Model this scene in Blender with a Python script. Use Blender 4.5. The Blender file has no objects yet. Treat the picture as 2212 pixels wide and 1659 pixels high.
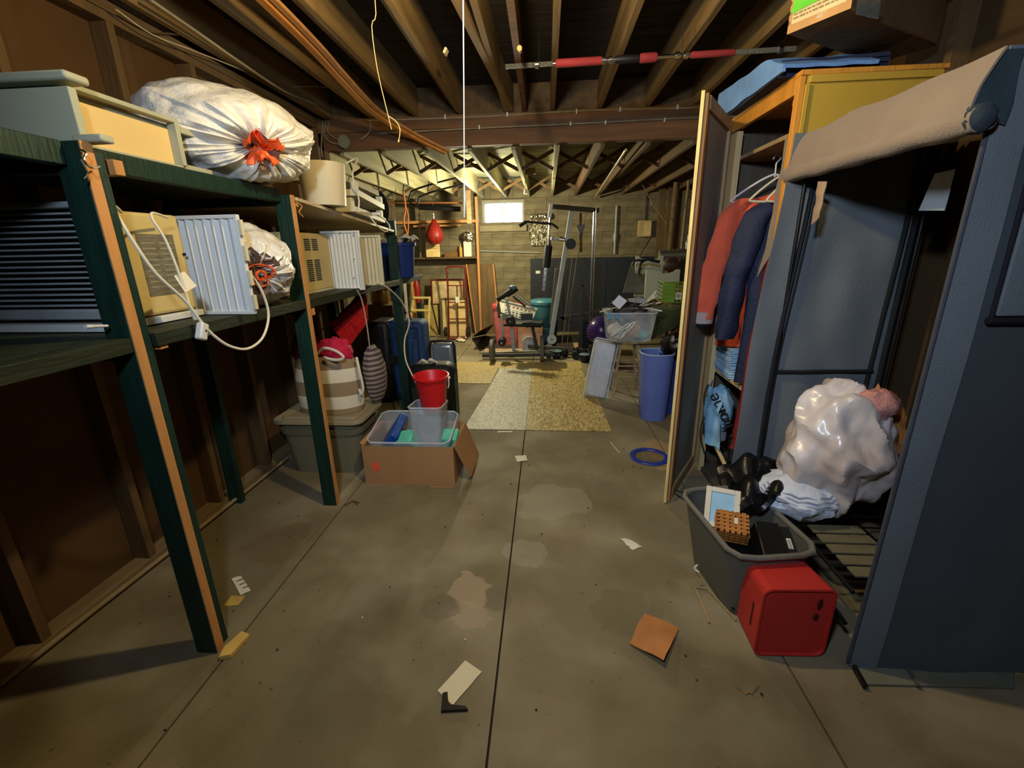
import bpy, math, random
from mathutils import Vector, Matrix, noise
random.seed(7)
V = Vector
# ------------------------------------------------------------------ camera, light, exposure
S = bpy.context.scene
C = S.collection
FPX = 960.0; HC = 1.55
aY = V((74, 295, -FPX)).normalized()
aZ = -V((60, -3140, -FPX)); aZ = (aZ - aZ.dot(aY)*aY).normalized()
aX = aY.cross(aZ)
RM = Matrix((aX, aY, aZ))
CP = V((0, 0, HC))
cam = bpy.data.cameras.new('camera'); co = bpy.data.objects.new('camera', cam); C.objects.link(co)
cam.sensor_width = 36; cam.lens = 36*FPX/2212; cam.clip_start = .02
co.matrix_world = Matrix.Translation(CP) @ RM.to_4x4()
S.camera = co
S.view_settings.view_transform = 'Standard'; S.view_settings.look = 'None'
S.view_settings.gamma = 1; S.view_settings.use_curve_mapping = False
S.view_settings.exposure = 0.54
w = bpy.data.worlds.new('sky'); S.world = w; w.use_nodes = True
w.node_tree.nodes['Background'].inputs[0].default_value = (.80, .92, 1, 1)
w.node_tree.nodes['Background'].inputs[1].default_value = 9.0
BULB = (-0.20, 1.72, 2.50)
def light(name, kind, loc, power, col, size, look=None, **k):
    l = bpy.data.lights.new(name, kind); l.energy = power; l.color = col
    o = bpy.data.objects.new(name, l); C.objects.link(o); o.location = loc
    if kind == 'POINT': l.shadow_soft_size = size
    if kind == 'AREA':
        l.shape = 'RECTANGLE'; l.size = size[0]; l.size_y = size[1]; l.spread = k.get('spread', math.pi)
    if look is not None: o.rotation_euler = (V(look)-V(loc)).to_track_quat('-Z', 'Y').to_euler()
    return o
light('ceiling_bulb_light', 'POINT', BULB, 49, (1, .78, .40), .035)
light('far_bulb_light', 'POINT', (-0.90, 6.75, 1.98), 118, (1, .90, .58), .05)
light('cool_lamp_light', 'AREA', (-.28, -.05, 2.28), 17, (.66, .80, 1), (.16, .16), look=(0.30, 4, .95), spread=math.radians(118))

def ray(px, py): return RM @ V((px-1106, 829.5-py, -FPX))
def PF(px, py, z=0.0):
    d = ray(px, py); return CP + d*((z-HC)/d.z)
def PY(px, py, y):
    d = ray(px, py); return CP + d*(y/d.y)
def PX(px, py, x):
    d = ray(px, py); return CP + d*(x/d.x)

# ------------------------------------------------------------------ materials
def lin(c):
    return tuple(((x/255)/12.92 if x/255 <= .04045 else ((x/255+.055)/1.055)**2.4) for x in c)
MT = {}
def M(name, col, rough=.7, metal=0, var=.18, scale=6, bump=.15, bscale=None, stretch=(1, 1, 1), trans=0, alpha=1, col2=None, spec=.4, detail=4, sheen=0, coat=0):
    if name in MT: return MT[name]
    m = bpy.data.materials.new(name); m.use_nodes = True; nt = m.node_tree; N = nt.nodes; L = nt.links
    b = N['Principled BSDF']
    b.inputs['Roughness'].default_value = rough; b.inputs['Metallic'].default_value = metal
    b.inputs['Specular IOR Level'].default_value = spec
    b.inputs['Transmission Weight'].default_value = trans; b.inputs['Alpha'].default_value = alpha
    b.inputs['Sheen Weight'].default_value = sheen; b.inputs['Coat Weight'].default_value = coat
    tc = N.new('ShaderNodeTexCoord'); mp = N.new('ShaderNodeMapping'); mp.inputs['Scale'].default_value = stretch
    L.new(tc.outputs['Object'], mp.inputs[0])
    nz = N.new('ShaderNodeTexNoise'); nz.inputs['Scale'].default_value = scale; nz.inputs['Detail'].default_value = detail
    L.new(mp.outputs[0], nz.inputs[0])
    r = N.new('ShaderNodeValToRGB'); c1 = lin(col)
    if col2: a, z = c1, lin(col2)
    else: a = tuple(x*(1-var) for x in c1); z = tuple(min(1, x*(1+var)) for x in c1)
    r.color_ramp.elements[0].position = .3; r.color_ramp.elements[1].position = .7
    r.color_ramp.elements[0].color = (*a, 1); r.color_ramp.elements[1].color = (*z, 1)
    L.new(nz.outputs[0], r.inputs[0]); L.new(r.outputs[0], b.inputs['Base Color'])
    if bump:
        n2 = N.new('ShaderNodeTexNoise'); n2.inputs['Scale'].default_value = bscale or scale*4; n2.inputs['Detail'].default_value = 3
        L.new(mp.outputs[0], n2.inputs[0])
        bp = N.new('ShaderNodeBump'); bp.inputs['Strength'].default_value = bump; bp.inputs['Distance'].default_value = .02
        L.new(n2.outputs[0], bp.inputs['Height']); L.new(bp.outputs[0], b.inputs['Normal'])
    MT[name] = m; return m
def emis(name, col, s):
    m = bpy.data.materials.new(name); m.use_nodes = True; b = m.node_tree.nodes['Principled BSDF']
    b.inputs['Emission Color'].default_value = (*lin(col), 1); b.inputs['Emission Strength'].default_value = s
    return m
def bands(name, c1, c2, scale, axis='Z', rough=.85, w=.5, off=0.0):
    m = bpy.data.materials.new(name); m.use_nodes = True; nt = m.node_tree; N = nt.nodes; L = nt.links; b = N['Principled BSDF']
    b.inputs['Roughness'].default_value = rough
    tc = N.new('ShaderNodeTexCoord'); s = N.new('ShaderNodeSeparateXYZ'); L.new(tc.outputs['Object'], s.inputs[0])
    a = N.new('ShaderNodeMath'); a.operation = 'MULTIPLY_ADD'; a.inputs[1].default_value = scale; a.inputs[2].default_value = off+50
    L.new(s.outputs[axis], a.inputs[0]); f = N.new('ShaderNodeMath'); f.operation = 'FRACT'; L.new(a.outputs[0], f.inputs[0])
    g = N.new('ShaderNodeMath'); g.operation = 'GREATER_THAN'; g.inputs[1].default_value = w; L.new(f.outputs[0], g.inputs[0])
    mx = N.new('ShaderNodeMix'); mx.data_type = 'RGBA'; L.new(g.outputs[0], mx.inputs[0])
    mx.inputs[6].default_value = (*lin(c1), 1); mx.inputs[7].default_value = (*lin(c2), 1)
    L.new(mx.outputs[2], b.inputs['Base Color']); return m
# wood: streaks along one axis
WY = (6, .7, 6); WZ = (6, 6, .7); WX = (.7, 6, 6)
joistm = M('joist_wood', (136, 108, 64), .75, var=.35, scale=2.5, stretch=(6, .5, 6), bump=.2)
joistdark = M('old_joist_wood', (98, 76, 48), .85, var=.3, scale=2.5, stretch=(6, .5, 6), bump=.2)
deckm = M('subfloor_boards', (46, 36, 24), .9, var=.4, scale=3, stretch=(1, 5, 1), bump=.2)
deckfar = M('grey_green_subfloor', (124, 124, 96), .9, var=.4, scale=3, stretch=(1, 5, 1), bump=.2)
beamm = M('beam_wood', (116, 80, 48), .7, var=.35, scale=2.2, stretch=(.5, 5, 6), bump=.2)
sheath = M('brown_sheathing', (90, 64, 33), .95, var=.14, scale=3, bump=.1, bscale=40)
studm = M('stud_wood', (104, 78, 46), .85, var=.2, scale=3, stretch=WZ)
sillm = M('sill_wood', (132, 112, 80), .8, var=.2, scale=3, stretch=WY)
greenp = M('green_painted_wood', (12, 44, 34), .55, var=.3, scale=4, stretch=WZ, bump=.2)
greenp2 = M('green_painted_shelf', (34, 42, 26), .6, var=.35, scale=5, stretch=WY, bump=.2)
tanw = M('bare_pine', (196, 138, 78), .7, var=.15, scale=3, stretch=WZ)
tany = M('bare_lath', (206, 136, 62), .65, var=.22, scale=2, stretch=(14, .6, 14))
plyd = M('weathered_plywood', (106, 84, 52), .85, var=.25, scale=3, stretch=WZ)
white = M('white_plastic', (214, 216, 212), .45, var=.05, bump=.02)
beige = M('beige_metal', (206, 184, 120), .5, var=.08, scale=5, bump=.04)
cream = M('cream_plastic', (208, 200, 168), .5, var=.06, bump=.02)
creamw = M('cream_board', (222, 192, 128), .6, var=.07, scale=2, bump=.03)
sage = M('sage_green_paint', (168, 170, 144), .5, var=.05, scale=3, bump=.04)
black = M('black_rubber', (20, 20, 21), .55, var=.2, bump=.05)
blacksteel = M('black_steel', (26, 26, 27), .4, metal=.3, var=.2, bump=.03)
chrome = M('chrome', (210, 210, 205), .22, metal=1, var=.05, bump=.02)
greysteel = M('pale_grey_steel', (168, 174, 170), .45, var=.1, scale=6, bump=.05)
graypl = M('grey_plastic', (92, 90, 82), .5, var=.07, bump=.05, bscale=60)
tott = M('taupe_plastic', (118, 112, 90), .5, var=.06, bump=.05, bscale=60)
redpl = M('red_plastic', (200, 24, 30), .4, var=.05, bump=.02)
redcr = M('matte_red_plastic', (184, 44, 36), .6, var=.06, bump=.08, bscale=80)
bluepl = M('blue_plastic', (92, 112, 182), .45, var=.06, bump=.03)
navypl = M('dark_blue_plastic', (22, 48, 120), .45, var=.06, bump=.03)
clearp = M('clear_plastic', (214, 222, 228), .3, var=.02, bump=.03, alpha=.22, spec=.6)
cardb = M('cardboard', (168, 124, 80), .85, var=.06, scale=4, bump=.05)
cardd = M('dark_cardboard', (92, 72, 42), .9, var=.08, scale=3, bump=.05)
bagw = M('white_bag_plastic', (222, 218, 208), .42, var=.06, scale=5, bump=.5, bscale=24, spec=.5)
bagc = M('thin_bag_plastic', (200, 196, 186), .3, var=.12, scale=8, bump=.7, bscale=26, spec=.7, col2=(226, 224, 220))
orangepl = M('orange_plastic', (230, 88, 36), .45, var=.1, bump=.1)
browncl = M('brown_cloth', (120, 92, 76), .8, var=.25, scale=12, bump=.3)
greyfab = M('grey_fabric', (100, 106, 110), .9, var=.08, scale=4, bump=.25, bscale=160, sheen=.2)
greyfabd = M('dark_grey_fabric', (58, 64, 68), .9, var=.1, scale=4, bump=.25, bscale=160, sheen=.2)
bindm = M('black_binding', (16, 18, 24), .8, var=.1, bump=.1)
taupef = M('taupe_fabric', (136, 118, 98), .9, var=.08, scale=(5), bump=.25, bscale=150, stretch=(1, 1, 1), sheen=.2)
ochre = M('ochre_painted_board', (196, 158, 58), .5, var=.06, scale=3, bump=.05)
ochrew = M('ochre_wood', (214, 146, 56), .5, var=.15, scale=3, stretch=WZ)
doorw = M('weathered_door_wood', (160, 134, 96), .75, var=.2, scale=3, stretch=(10, 10, .6))
doorp = M('grey_hardboard', (84, 74, 62), .8, var=.16, scale=4, stretch=(8, 8, .7))
palew = M('pale_pine', (206, 178, 126), .7, var=.12, scale=3, stretch=WZ)
darkred = M('dark_red_paint', (100, 26, 20), .45, var=.15, bump=.04)
cordm = M('cream_cord', (222, 214, 190), .5, var=.04, bump=0)
paperm = M('paper', (226, 218, 196), .8, var=.05, bump=.05)
concrete_w = M('block_wall', (118, 108, 82), .92, var=.35, scale=1.6, bump=.3, bscale=30, detail=8)
foil = M('crumpled_foil', (200, 196, 180), .25, metal=1, var=.2, scale=14, bump=1, bscale=22)
stringm = M('white_string', (232, 226, 206), .7, var=.03, bump=0)
oldwood = M('worn_stool_wood', (138, 122, 92), .75, var=.35, scale=6, stretch=(3, 3, .8))

# ------------------------------------------------------------------ geometry builder
class MB:
    def __init__(s, m=None): s.v = []; s.f = []; s.m = m or Matrix()
    def add(s, vs, fs):
        n = len(s.v); s.v += [s.m @ V(v) for v in vs]; s.f += [tuple(i+n for i in f) for f in fs]; return s
    def box(s, x0, y0, z0, x1, y1, z1, m=None):
        vs = [(x, y, z) for x in (x0, x1) for y in (y0, y1) for z in (z0, z1)]
        if m: vs = [m @ V(v) for v in vs]
        return s.add(vs, [(0, 1, 3, 2), (4, 6, 7, 5), (0, 4, 5, 1), (2, 3, 7, 6), (0, 2, 6, 4), (1, 5, 7, 3)])
    def cbox(s, c, sz, m=None):
        a, b, d = (x/2 for x in sz); mm = Matrix.Translation(V(c)) @ (m or Matrix())
        return s.box(-a, -b, -d, a, b, d, mm)
    def hexa(s, q0, q1):   # two quads (4 points each)
        return s.add(list(q0)+list(q1), [(3, 2, 1, 0), (4, 5, 6, 7), (0, 1, 5, 4), (1, 2, 6, 5), (2, 3, 7, 6), (3, 0, 4, 7)])
    def bar(s, p, q, w=.04, h=None, up=(0, 0, 1)):
        p = V(p); q = V(q); h = h or w; d = (q-p).normalized(); u = V(up)
        if abs(d.dot(u)) > .98: u = V((0, 1, 0))
        a = d.cross(u).normalized()*w/2; b = a.normalized().cross(d)*h/2
        return s.hexa([p-a-b, p+a-b, p+a+b, p-a+b], [q-a-b, q+a-b, q+a+b, q-a+b])
    def tube(s, pts, r, n=8, closed=False, smooth=0):
        pts = [V(p) for p in pts]
        if smooth: pts = spline(pts, smooth, closed)
        k = len(pts); rs = r if isinstance(r, (list, tuple)) else None
        vs = []; prev = None
        for i, p in enumerate(pts):
            if closed: d = pts[(i+1) % k]-pts[i-1]
            else: d = pts[min(i+1, k-1)]-pts[max(i-1, 0)]
            d = d.normalized() if d.length > 1e-9 else V((0, 0, 1))
            if prev is None:
                u = V((0, 0, 1)) if abs(d.z) < .9 else V((1, 0, 0)); a = d.cross(u).normalized()
            else: a = (prev-d*prev.dot(d)).normalized()
            prev = a; b = d.cross(a)
            R = rs[min(int(i*len(rs)/k), len(rs)-1)] if rs else r
            vs += [p+(a*math.cos(t)+b*math.sin(t))*R for t in (2*math.pi*j/n for j in range(n))]
        fs = []
        for i in range(k if closed else k-1):
            for j in range(n):
                a0 = i*n+j; b0 = i*n+(j+1) % n; i2 = (i+1) % k
                fs.append((a0, b0, i2*n+(j+1) % n, i2*n+j))
        if not closed: fs += [tuple(range(n-1, -1, -1)), tuple(range((k-1)*n, k*n))]
        return s.add(vs, fs)
    def lathe(s, prof, c=(0, 0, 0), n=24, m=None, sx=1, sy=1):
        vs = []; c = V(c); m = m or Matrix()
        for (r, z) in prof:
            for j in range(n):
                t = 2*math.pi*j/n; vs.append(c + m @ V((r*sx*math.cos(t), r*sy*math.sin(t), z)))
        fs = []
        for i in range(len(prof)-1):
            for j in range(n):
                fs.append((i*n+j, i*n+(j+1) % n, (i+1)*n+(j+1) % n, (i+1)*n+j))
        if prof[0][0] > 1e-6: fs.append(tuple(range(n-1, -1, -1)))
        k = len(prof)-1
        if prof[k][0] > 1e-6: fs.append(tuple(range(k*n, k*n+n)))
        return s.add(vs, fs)
    def cyl(s, p, q, r, n=16, r2=None):
        p = V(p); q = V(q); d = q-p; m = d.to_track_quat('Z', 'Y').to_matrix().to_4x4()
        return s.lathe([(r, 0), (r2 if r2 is not None else r, d.length)], p, n, m)
    def ell(s, c, r, nu=20, nv=12, fn=None, m=None):
        vs = []; m = m or Matrix()
        for i in range(nv+1):
            th = math.pi*i/nv
            for j in range(nu):
                ph = 2*math.pi*j/nu; d = V((math.sin(th)*math.cos(ph), math.sin(th)*math.sin(ph), math.cos(th)))
                k = fn(d, th, ph) if fn else 1
                vs.append(V(c)+m @ V((d.x*r[0]*k, d.y*r[1]*k, d.z*r[2]*k)))
        fs = [(i*nu+j, (i+1)*nu+j, (i+1)*nu+(j+1) % nu, i*nu+(j+1) % nu) for i in range(nv) for j in range(nu)]
        return s.add(vs, fs)
    def sheet(s, fn, nu, nv, th=.003):
        P = [[V(fn(i/nu, j/nv)) for i in range(nu+1)] for j in range(nv+1)]
        top = []; bot = []
        for j in range(nv+1):
            for i in range(nu+1):
                du = P[j][min(i+1, nu)]-P[j][max(i-1, 0)]; dv = P[min(j+1, nv)][i]-P[max(j-1, 0)][i]
                n = du.cross(dv); n = n.normalized() if n.length > 1e-12 else V((0, 0, 1))
                top.append(P[j][i]+n*th/2); bot.append(P[j][i]-n*th/2)
        W = nu+1; K = len(top); fs = []
        for j in range(nv):
            for i in range(nu):
                a = j*W+i; fs.append((a, a+1, a+W+1, a+W)); fs.append((K+a+W, K+a+W+1, K+a+1, K+a))
        for i in range(nu):
            fs.append((i, K+i, K+i+1, i+1)); a = nv*W+i; fs.append((a+1, K+a+1, K+a, a))
        for j in range(nv):
            a = j*W; fs.append((a+W, K+a+W, K+a, a)); a = j*W+nu; fs.append((a, K+a, K+a+W, a+W))
        return s.add(top+bot, fs)
    def quadsheet(s, p00, p10, p11, p01, nu=8, nv=8, th=.003, amp=0, sc=4, seed=0):
        p00, p10, p11, p01 = map(V, (p00, p10, p11, p01)); nn = (p10-p00).cross(p01-p00).normalized()
        def fn(u, v):
            p = p00*(1-u)*(1-v)+p10*u*(1-v)+p11*u*v+p01*(1-u)*v
            return p + nn*amp*noise.noise(p*sc+V((seed, seed*.7, 0)))
        return s.sheet(fn, nu, nv, th)
    def prism(s, pts, d):     # polygon of 3D points extruded by vector d
        n = len(pts); d = V(d); pts = [V(p) for p in pts]
        return s.add(pts+[p+d for p in pts], [tuple(range(n-1, -1, -1)), tuple(range(n, 2*n))]+[(i, (i+1) % n, n+(i+1) % n, n+i) for i in range(n)])
    def tapbox(s, c, w0, d0, w1, d1, z0, z1, th=.004, yaw=0, m=None, n=4, r=.12, closed=False):
        # open tapered container with rounded corners, walls of thickness th
        def ring(w, d, z):
            o = []
            rr = min(w, d)*r
            for (sx, sy, a0) in ((1, 1, 0), (-1, 1, 90), (-1, -1, 180), (1, -1, 270)):
                for k in range(n+1):
                    a = math.radians(a0+90*k/n); o.append((sx*(w/2-rr)+rr*math.cos(a), sy*(d/2-rr)+rr*math.sin(a), z))
            return o
        rings = [ring(w0, d0, z0), ring(w1, d1, z1)]
        if not closed: rings += [ring(w1-2*th, d1-2*th, z1), ring(w0-2*th, d0-2*th, z0+th)]
        K = len(rings[0]); vs = [p for rg in rings for p in rg]
        T = Matrix.Translation(V(c)) @ (m or Matrix.Rotation(yaw, 4, 'Z'))
        vs = [T @ V(p) for p in vs]; fs = [tuple(range(K-1, -1, -1))]
        for i in range(len(rings)-1):
            for j in range(K): fs.append((i*K+j, i*K+(j+1) % K, (i+1)*K+(j+1) % K, (i+1)*K+j))
        fs.append(tuple(range((len(rings)-1)*K, len(rings)*K)))
        return s.add(vs, fs)
def spline(pts, k, closed=False):
    out = []; n = len(pts)
    for i in range(n if closed else n-1):
        g = (lambda q: pts[q % n]) if closed else (lambda q: pts[max(0, min(n-1, q))])
        p0, p1, p2, p3 = g(i-1), g(i), g(i+1), g(i+2)
        for j in range(k):
            t = j/k; out.append(.5*((2*p1)+(p2-p0)*t+(2*p0-5*p1+4*p2-p3)*t*t+(3*p1-p0-3*p2+p3)*t*t*t))
    if not closed: out.append(pts[-1])
    return out
def mesh(name, mb, mat, inv=None, smooth=True, ang=38):
    me = bpy.data.meshes.new(name); vs = [inv @ v for v in mb.v] if inv else mb.v
    me.from_pydata(vs, [], mb.f); me.validate(); me.materials.append(mat)
    if smooth:
        me.polygons.foreach_set('use_smooth', [True]*len(me.polygons)); me.set_sharp_from_angle(angle=math.radians(ang))
    me.update(); return me
def fin(o, bev=0, sub=0):
    if bev:
        b = o.modifiers.new('bevel', 'BEVEL'); b.width = bev; b.segments = 2; b.limit_method = 'ANGLE'; b.angle_limit = math.radians(40)
    return o
def props(o, label=None, cat=None, group=None, kind=None):
    for k, v in (('label', label), ('category', cat), ('group', group), ('kind', kind)):
        if v: o[k] = v
    return o
def thing(name, label, cat, loc, group=None, rz=0):
    o = bpy.data.objects.new(name, None); C.objects.link(o); o.location = loc; o.rotation_euler = (0, 0, rz)
    o.empty_display_size = .05; props(o, label, cat, group)
    o['_m'] = 0; del o['_m']
    return o
MATW = {}
def mw(o):
    if o.name in MATW: return MATW[o.name]
    m = Matrix.Translation(o.location) @ o.rotation_euler.to_matrix().to_4x4()
    if o.parent: m = mw(o.parent) @ m
    MATW[o.name] = m; return m
def part(root, name, mb, mat, label=None, bev=0, kind=None, smooth=True):
    o = bpy.data.objects.new(name, mesh(name, mb, mat, mw(root).inverted(), smooth)); C.objects.link(o); o.parent = root
    props(o, label, kind=kind); return fin(o, bev)
def solo(name, mb, mat, label, cat, group=None, bev=0, kind=None, origin=None):
    n = len(mb.v)
    if origin is None:
        cx = sum(v.x for v in mb.v)/n; cy = sum(v.y for v in mb.v)/n; origin = V((cx, cy, min(v.z for v in mb.v)))
    origin = V(origin)
    o = bpy.data.objects.new(name, mesh(name, mb, mat, Matrix.Translation(-origin))); C.objects.link(o); o.location = origin
    props(o, label, cat, group, kind); return fin(o, bev)
def struct(name, mb, mat, parent=None, bev=0, label=None):
    o = bpy.data.objects.new(name, mesh(name, mb, mat)); C.objects.link(o)
    if parent: o.parent = parent
    else: o['kind'] = 'structure'
    if label: o['label'] = label
    return fin(o, bev)
def copytree(root, loc, rz, label=None, group=None):
    r = root.copy(); C.objects.link(r); r.location = loc; r.rotation_euler = (0, 0, rz)
    if label: r['label'] = label
    if group: r['group'] = group
    for ch in list(root.children):
        c = ch.copy(); C.objects.link(c); c.parent = r
        for g in ch.children:
            d = g.copy(); C.objects.link(d); d.parent = c
    return r
RZ = lambda a: Matrix.Rotation(a, 4, 'Z')
RX = lambda a: Matrix.Rotation(a, 4, 'X')
RY = lambda a: Matrix.Rotation(a, 4, 'Y')
T = lambda *a: Matrix.Translation(V(a))

# ------------------------------------------------------------------ structure
# concrete floor
def floor_mat():
    m = bpy.data.materials.new('stained_concrete'); m.use_nodes = True; nt = m.node_tree; N = nt.nodes; L = nt.links; b = N['Principled BSDF']
    b.inputs['Roughness'].default_value = .72; b.inputs['Specular IOR Level'].default_value = .3
    tc = N.new('ShaderNodeTexCoord')
    def nz(sc, det, dist=0):
        n = N.new('ShaderNodeTexNoise'); n.inputs['Scale'].default_value = sc; n.inputs['Detail'].default_value = det
        n.inputs['Distortion'].default_value = dist; L.new(tc.outputs['Object'], n.inputs[0]); return n
    def ramp(n, stops):
        r = N.new('ShaderNodeValToRGB'); e = r.color_ramp.elements
        while len(e) < len(stops): e.new(.5)
        for i, (p, c) in enumerate(stops): e[i].position = p; e[i].color = (*c, 1)
        L.new(n.outputs[0], r.inputs[0]); return r
    base = ramp(nz(1.3, 8, .4), [(.28, lin((110, 102, 78))), (.5, lin((127, 117, 91))), (.72, lin((158, 148, 122)))])
    dirt = ramp(nz(2.3, 9, .4), [(.38, (0, 0, 0)), (.70, (1, 1, 1))])
    mx = N.new('ShaderNodeMix'); mx.data_type = 'RGBA'; mx.blend_type = 'MULTIPLY'
    k = N.new('ShaderNodeMath'); k.operation = 'MULTIPLY'; k.inputs[1].default_value = .5
    L.new(dirt.outputs[0], k.inputs[0]); L.new(k.outputs[0], mx.inputs[0])
    L.new(base.outputs[0], mx.inputs[6]); mx.inputs[7].default_value = (*lin((186, 164, 132)), 1)
    sp = ramp(nz(38, 2), [(.70, (0, 0, 0)), (.76, (1, 1, 1))])
    m2 = N.new('ShaderNodeMix'); m2.data_type = 'RGBA'; L.new(sp.outputs[0], m2.inputs[0])
    L.new(mx.outputs[2], m2.inputs[6]); m2.inputs[7].default_value = (*lin((92, 80, 58)), 1)
    # pale worn patches
    pp = ramp(nz(2.0, 9, .5), [(.52, (0, 0, 0)), (.80, (.45, .45, .45))])
    m3 = N.new('ShaderNodeMix'); m3.data_type = 'RGBA'; L.new(pp.outputs[0], m3.inputs[0])
    L.new(m2.outputs[2], m3.inputs[6]); m3.inputs[7].default_value = (*lin((178, 168, 144)), 1)
    def blob(cx, cy, rad, colr, amt, nsc, prev):
        vd = N.new('ShaderNodeVectorMath'); vd.operation = 'DISTANCE'; L.new(tc.outputs['Object'], vd.inputs[0]); vd.inputs[1].default_value = (cx, cy, 0)
        n_ = nz(nsc, 5, .6); ad = N.new('ShaderNodeMath'); ad.operation = 'MULTIPLY_ADD'; ad.inputs[1].default_value = rad*1.6; L.new(n_.outputs[0], ad.inputs[0]); L.new(vd.outputs['Value'], ad.inputs[2])
        mr = N.new('ShaderNodeMapRange'); mr.inputs['From Min'].default_value = rad*1.7; mr.inputs['From Max'].default_value = rad*1.62; mr.inputs['To Max'].default_value = amt; L.new(ad.outputs[0], mr.inputs['Value'])
        q = N.new('ShaderNodeMix'); q.data_type = 'RGBA'; L.new(mr.outputs[0], q.inputs[0]); L.new(prev, q.inputs[6]); q.inputs[7].default_value = (*lin(colr), 1); return q.outputs[2]
    o_ = m3.outputs[2]
    for args in ((-.36, 1.72, .12, (168, 146, 118), .6, 9), (-.33, 1.56, .10, (164, 144, 118), .5, 12), (-.22, 1.66, .08, (104, 92, 74), .55, 10), (-.46, 1.60, .09, (104, 92, 74), .45, 9), (-.12, 1.98, .14, (156, 148, 128), .4, 7), (.05, 2.5, .25, (158, 150, 130), .35, 5), (.45, 2.75, .2, (104, 96, 80), .35, 6), (.35, 1.6, .16, (106, 90, 64), .35, 6), (1.0, 3.2, .3, (170, 138, 96), .5, 4), (-1.5, 2.0, .2, (110, 84, 56), .35, 4)):
        o_ = blob(*args, o_)
    L.new(o_, b.inputs['Base Color'])
    bp = N.new('ShaderNodeBump'); bp.inputs['Strength'].default_value = .12; bp.inputs['Distance'].default_value = .01
    L.new(nz(60, 4).outputs[0], bp.inputs['Height']); L.new(bp.outputs[0], b.inputs['Normal'])
    return m
floorm = floor_mat()
seamm = M('joint_dirt', (52, 44, 32), .95, bump=.1)
fl = struct('floor', MB().box(-3.4, -2.2, -.12, 2.9, 8.8, -.022), seamm)
xs = [-3.4, -1.28, -.18, .93, 2.9]; ys = [-2.2, .3, 2.6, 5.05, 7.25, 8.8]
g = .0042
for i in range(4):
    for j in range(5):
        if i == 0 and j < 3: continue
        x0, x1, y0, y1 = xs[i], xs[i+1], ys[j], ys[j+1]
        struct('floor_slab', MB().box(x0+g, y0+(g if j > 2 else 0), -.03, x1-g, y1-(g if j >= 2 else 0), 0), floorm, fl)
struct('floor_slab', MB().box(-3.4, -2.2, -.03, -1.28-g, 5.05-g, 0), floorm, fl)
# left wall: sheathing + studs + plates
wl = struct('wall_left', MB().box(-2.25, -2.2, 0, -2.14, 4.42, 2.95), sheath)
yy = [-.25, .25, .75, 1.28, 1.80, 2.33, 2.84, 3.35, 3.86, 4.3]
for y in yy: struct('stud', MB().box(-2.139, y, .04, -2.05, y+.04, 2.6), studm, wl, bev=.002)
struct('top_plate', MB().box(-2.139, -2.2, 2.6, -2.05, 4.34, 2.64), studm, wl)
struct('top_plate', MB().box(-2.139, -2.2, 2.645, -2.05, 4.34, 2.69), joistdark, wl)
struct('sill_plate', MB().box(-2.139, -2.2, 0, -2.05, 4.34, .04), sillm, wl, bev=.003)
struct('wall_left_return', MB().box(-3.4, 4.42, 0, -2.05, 4.52, 2.95), sheath)
struct('wall_left_far', MB().box(-3.5, 4.52, 0, -3.4, 8.8, 2.95), concrete_w)
# right wall
wr = struct('wall_right', MB().box(1.86, -2.2, 0, 1.96, 4.42, 2.95), M('right_sheathing', (74, 55, 30), .95, var=.14, scale=3))
for y in [-.3, .3, .9, 1.42, 1.93, 2.44, 2.95, 3.46, 3.97]: struct('stud', MB().box(1.78, y, .04, 1.859, y+.04, 2.6), studm, wr, bev=.002)
struct('top_plate', MB().box(1.78, -2.2, 2.6, 1.859, 4.4, 2.69), joistdark, wr)
struct('sill_plate', MB().box(1.78, -2.2, 0, 1.859, 4.4, .04), sillm, wr)
struct('wall_right_return', MB().box(1.86, 4.52, 0, 2.85, 4.6, 2.95), sheath)
wrf = struct('wall_right_far', MB().box(2.75, 4.5, 0, 2.85, 8.8, 2.95), concrete_w)
for y in [5.2, 5.8, 6.4, 7.0, 7.6, 8.2]: struct('stud', MB().box(2.66, y, 0, 2.749, y+.04, 2.41), studm, wrf)
struct('wall_back', MB().box(-2.25, -2.3, 0, 2.15, -2.2, 2.95), sheath)
# far wall with window hole, courses of concrete block
wx0, wx1, wz0, wz1 = -1.125, -.43, 2.0, 2.33
mortar = M('mortar', (96, 88, 66), .95)
wf = struct('wall_far', MB().box(-3.5, 8.56, 0, wx0, 8.75, 2.95).box(wx1, 8.56, 0, 2.85, 8.75, 2.95).box(wx0, 8.56, 0, wx1, 8.75, wz0).box(wx0, 8.56, wz1, wx1, 8.75, 2.95), mortar)
def block(x0, z0, x1, z1):
    if x1 - x0 < .03 or z1-z0 < .03: return
    if not block.base:
        block.base = struct('block', MB().box(-.5, 0, -.5, .5, .045, .5), concrete_w, wf)
        o = block.base
    else:
        o = block.base.copy(); C.objects.link(o)
    o.location = ((x0+x1)/2, 8.515, (z0+z1)/2); o.scale = (x1-x0-.004, 1, z1-z0-.004)
block.base = None
z = 0; r = 0
while z < 2.69:
    z1 = min(z+.2, 2.69); x = -3.4 - (r % 2)*.2
    while x < 2.75:
        x0 = max(x, -3.4); x1 = min(x+.4, 2.75)
        inwin = z1 > wz0+.001 and z < wz1+.06
        if inwin and x1 > wx0-.02 and x0 < wx1+.02:
            block(x0, z, min(x1, wx0-.03), z1) if x0 < wx0-.03 else None
            block(max(x0, wx1+.03), z, x1, z1) if x1 > wx1+.03 else None
        else: block(x0, z, x1, z1)
        x += .4
    z += .2; r += 1
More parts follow.
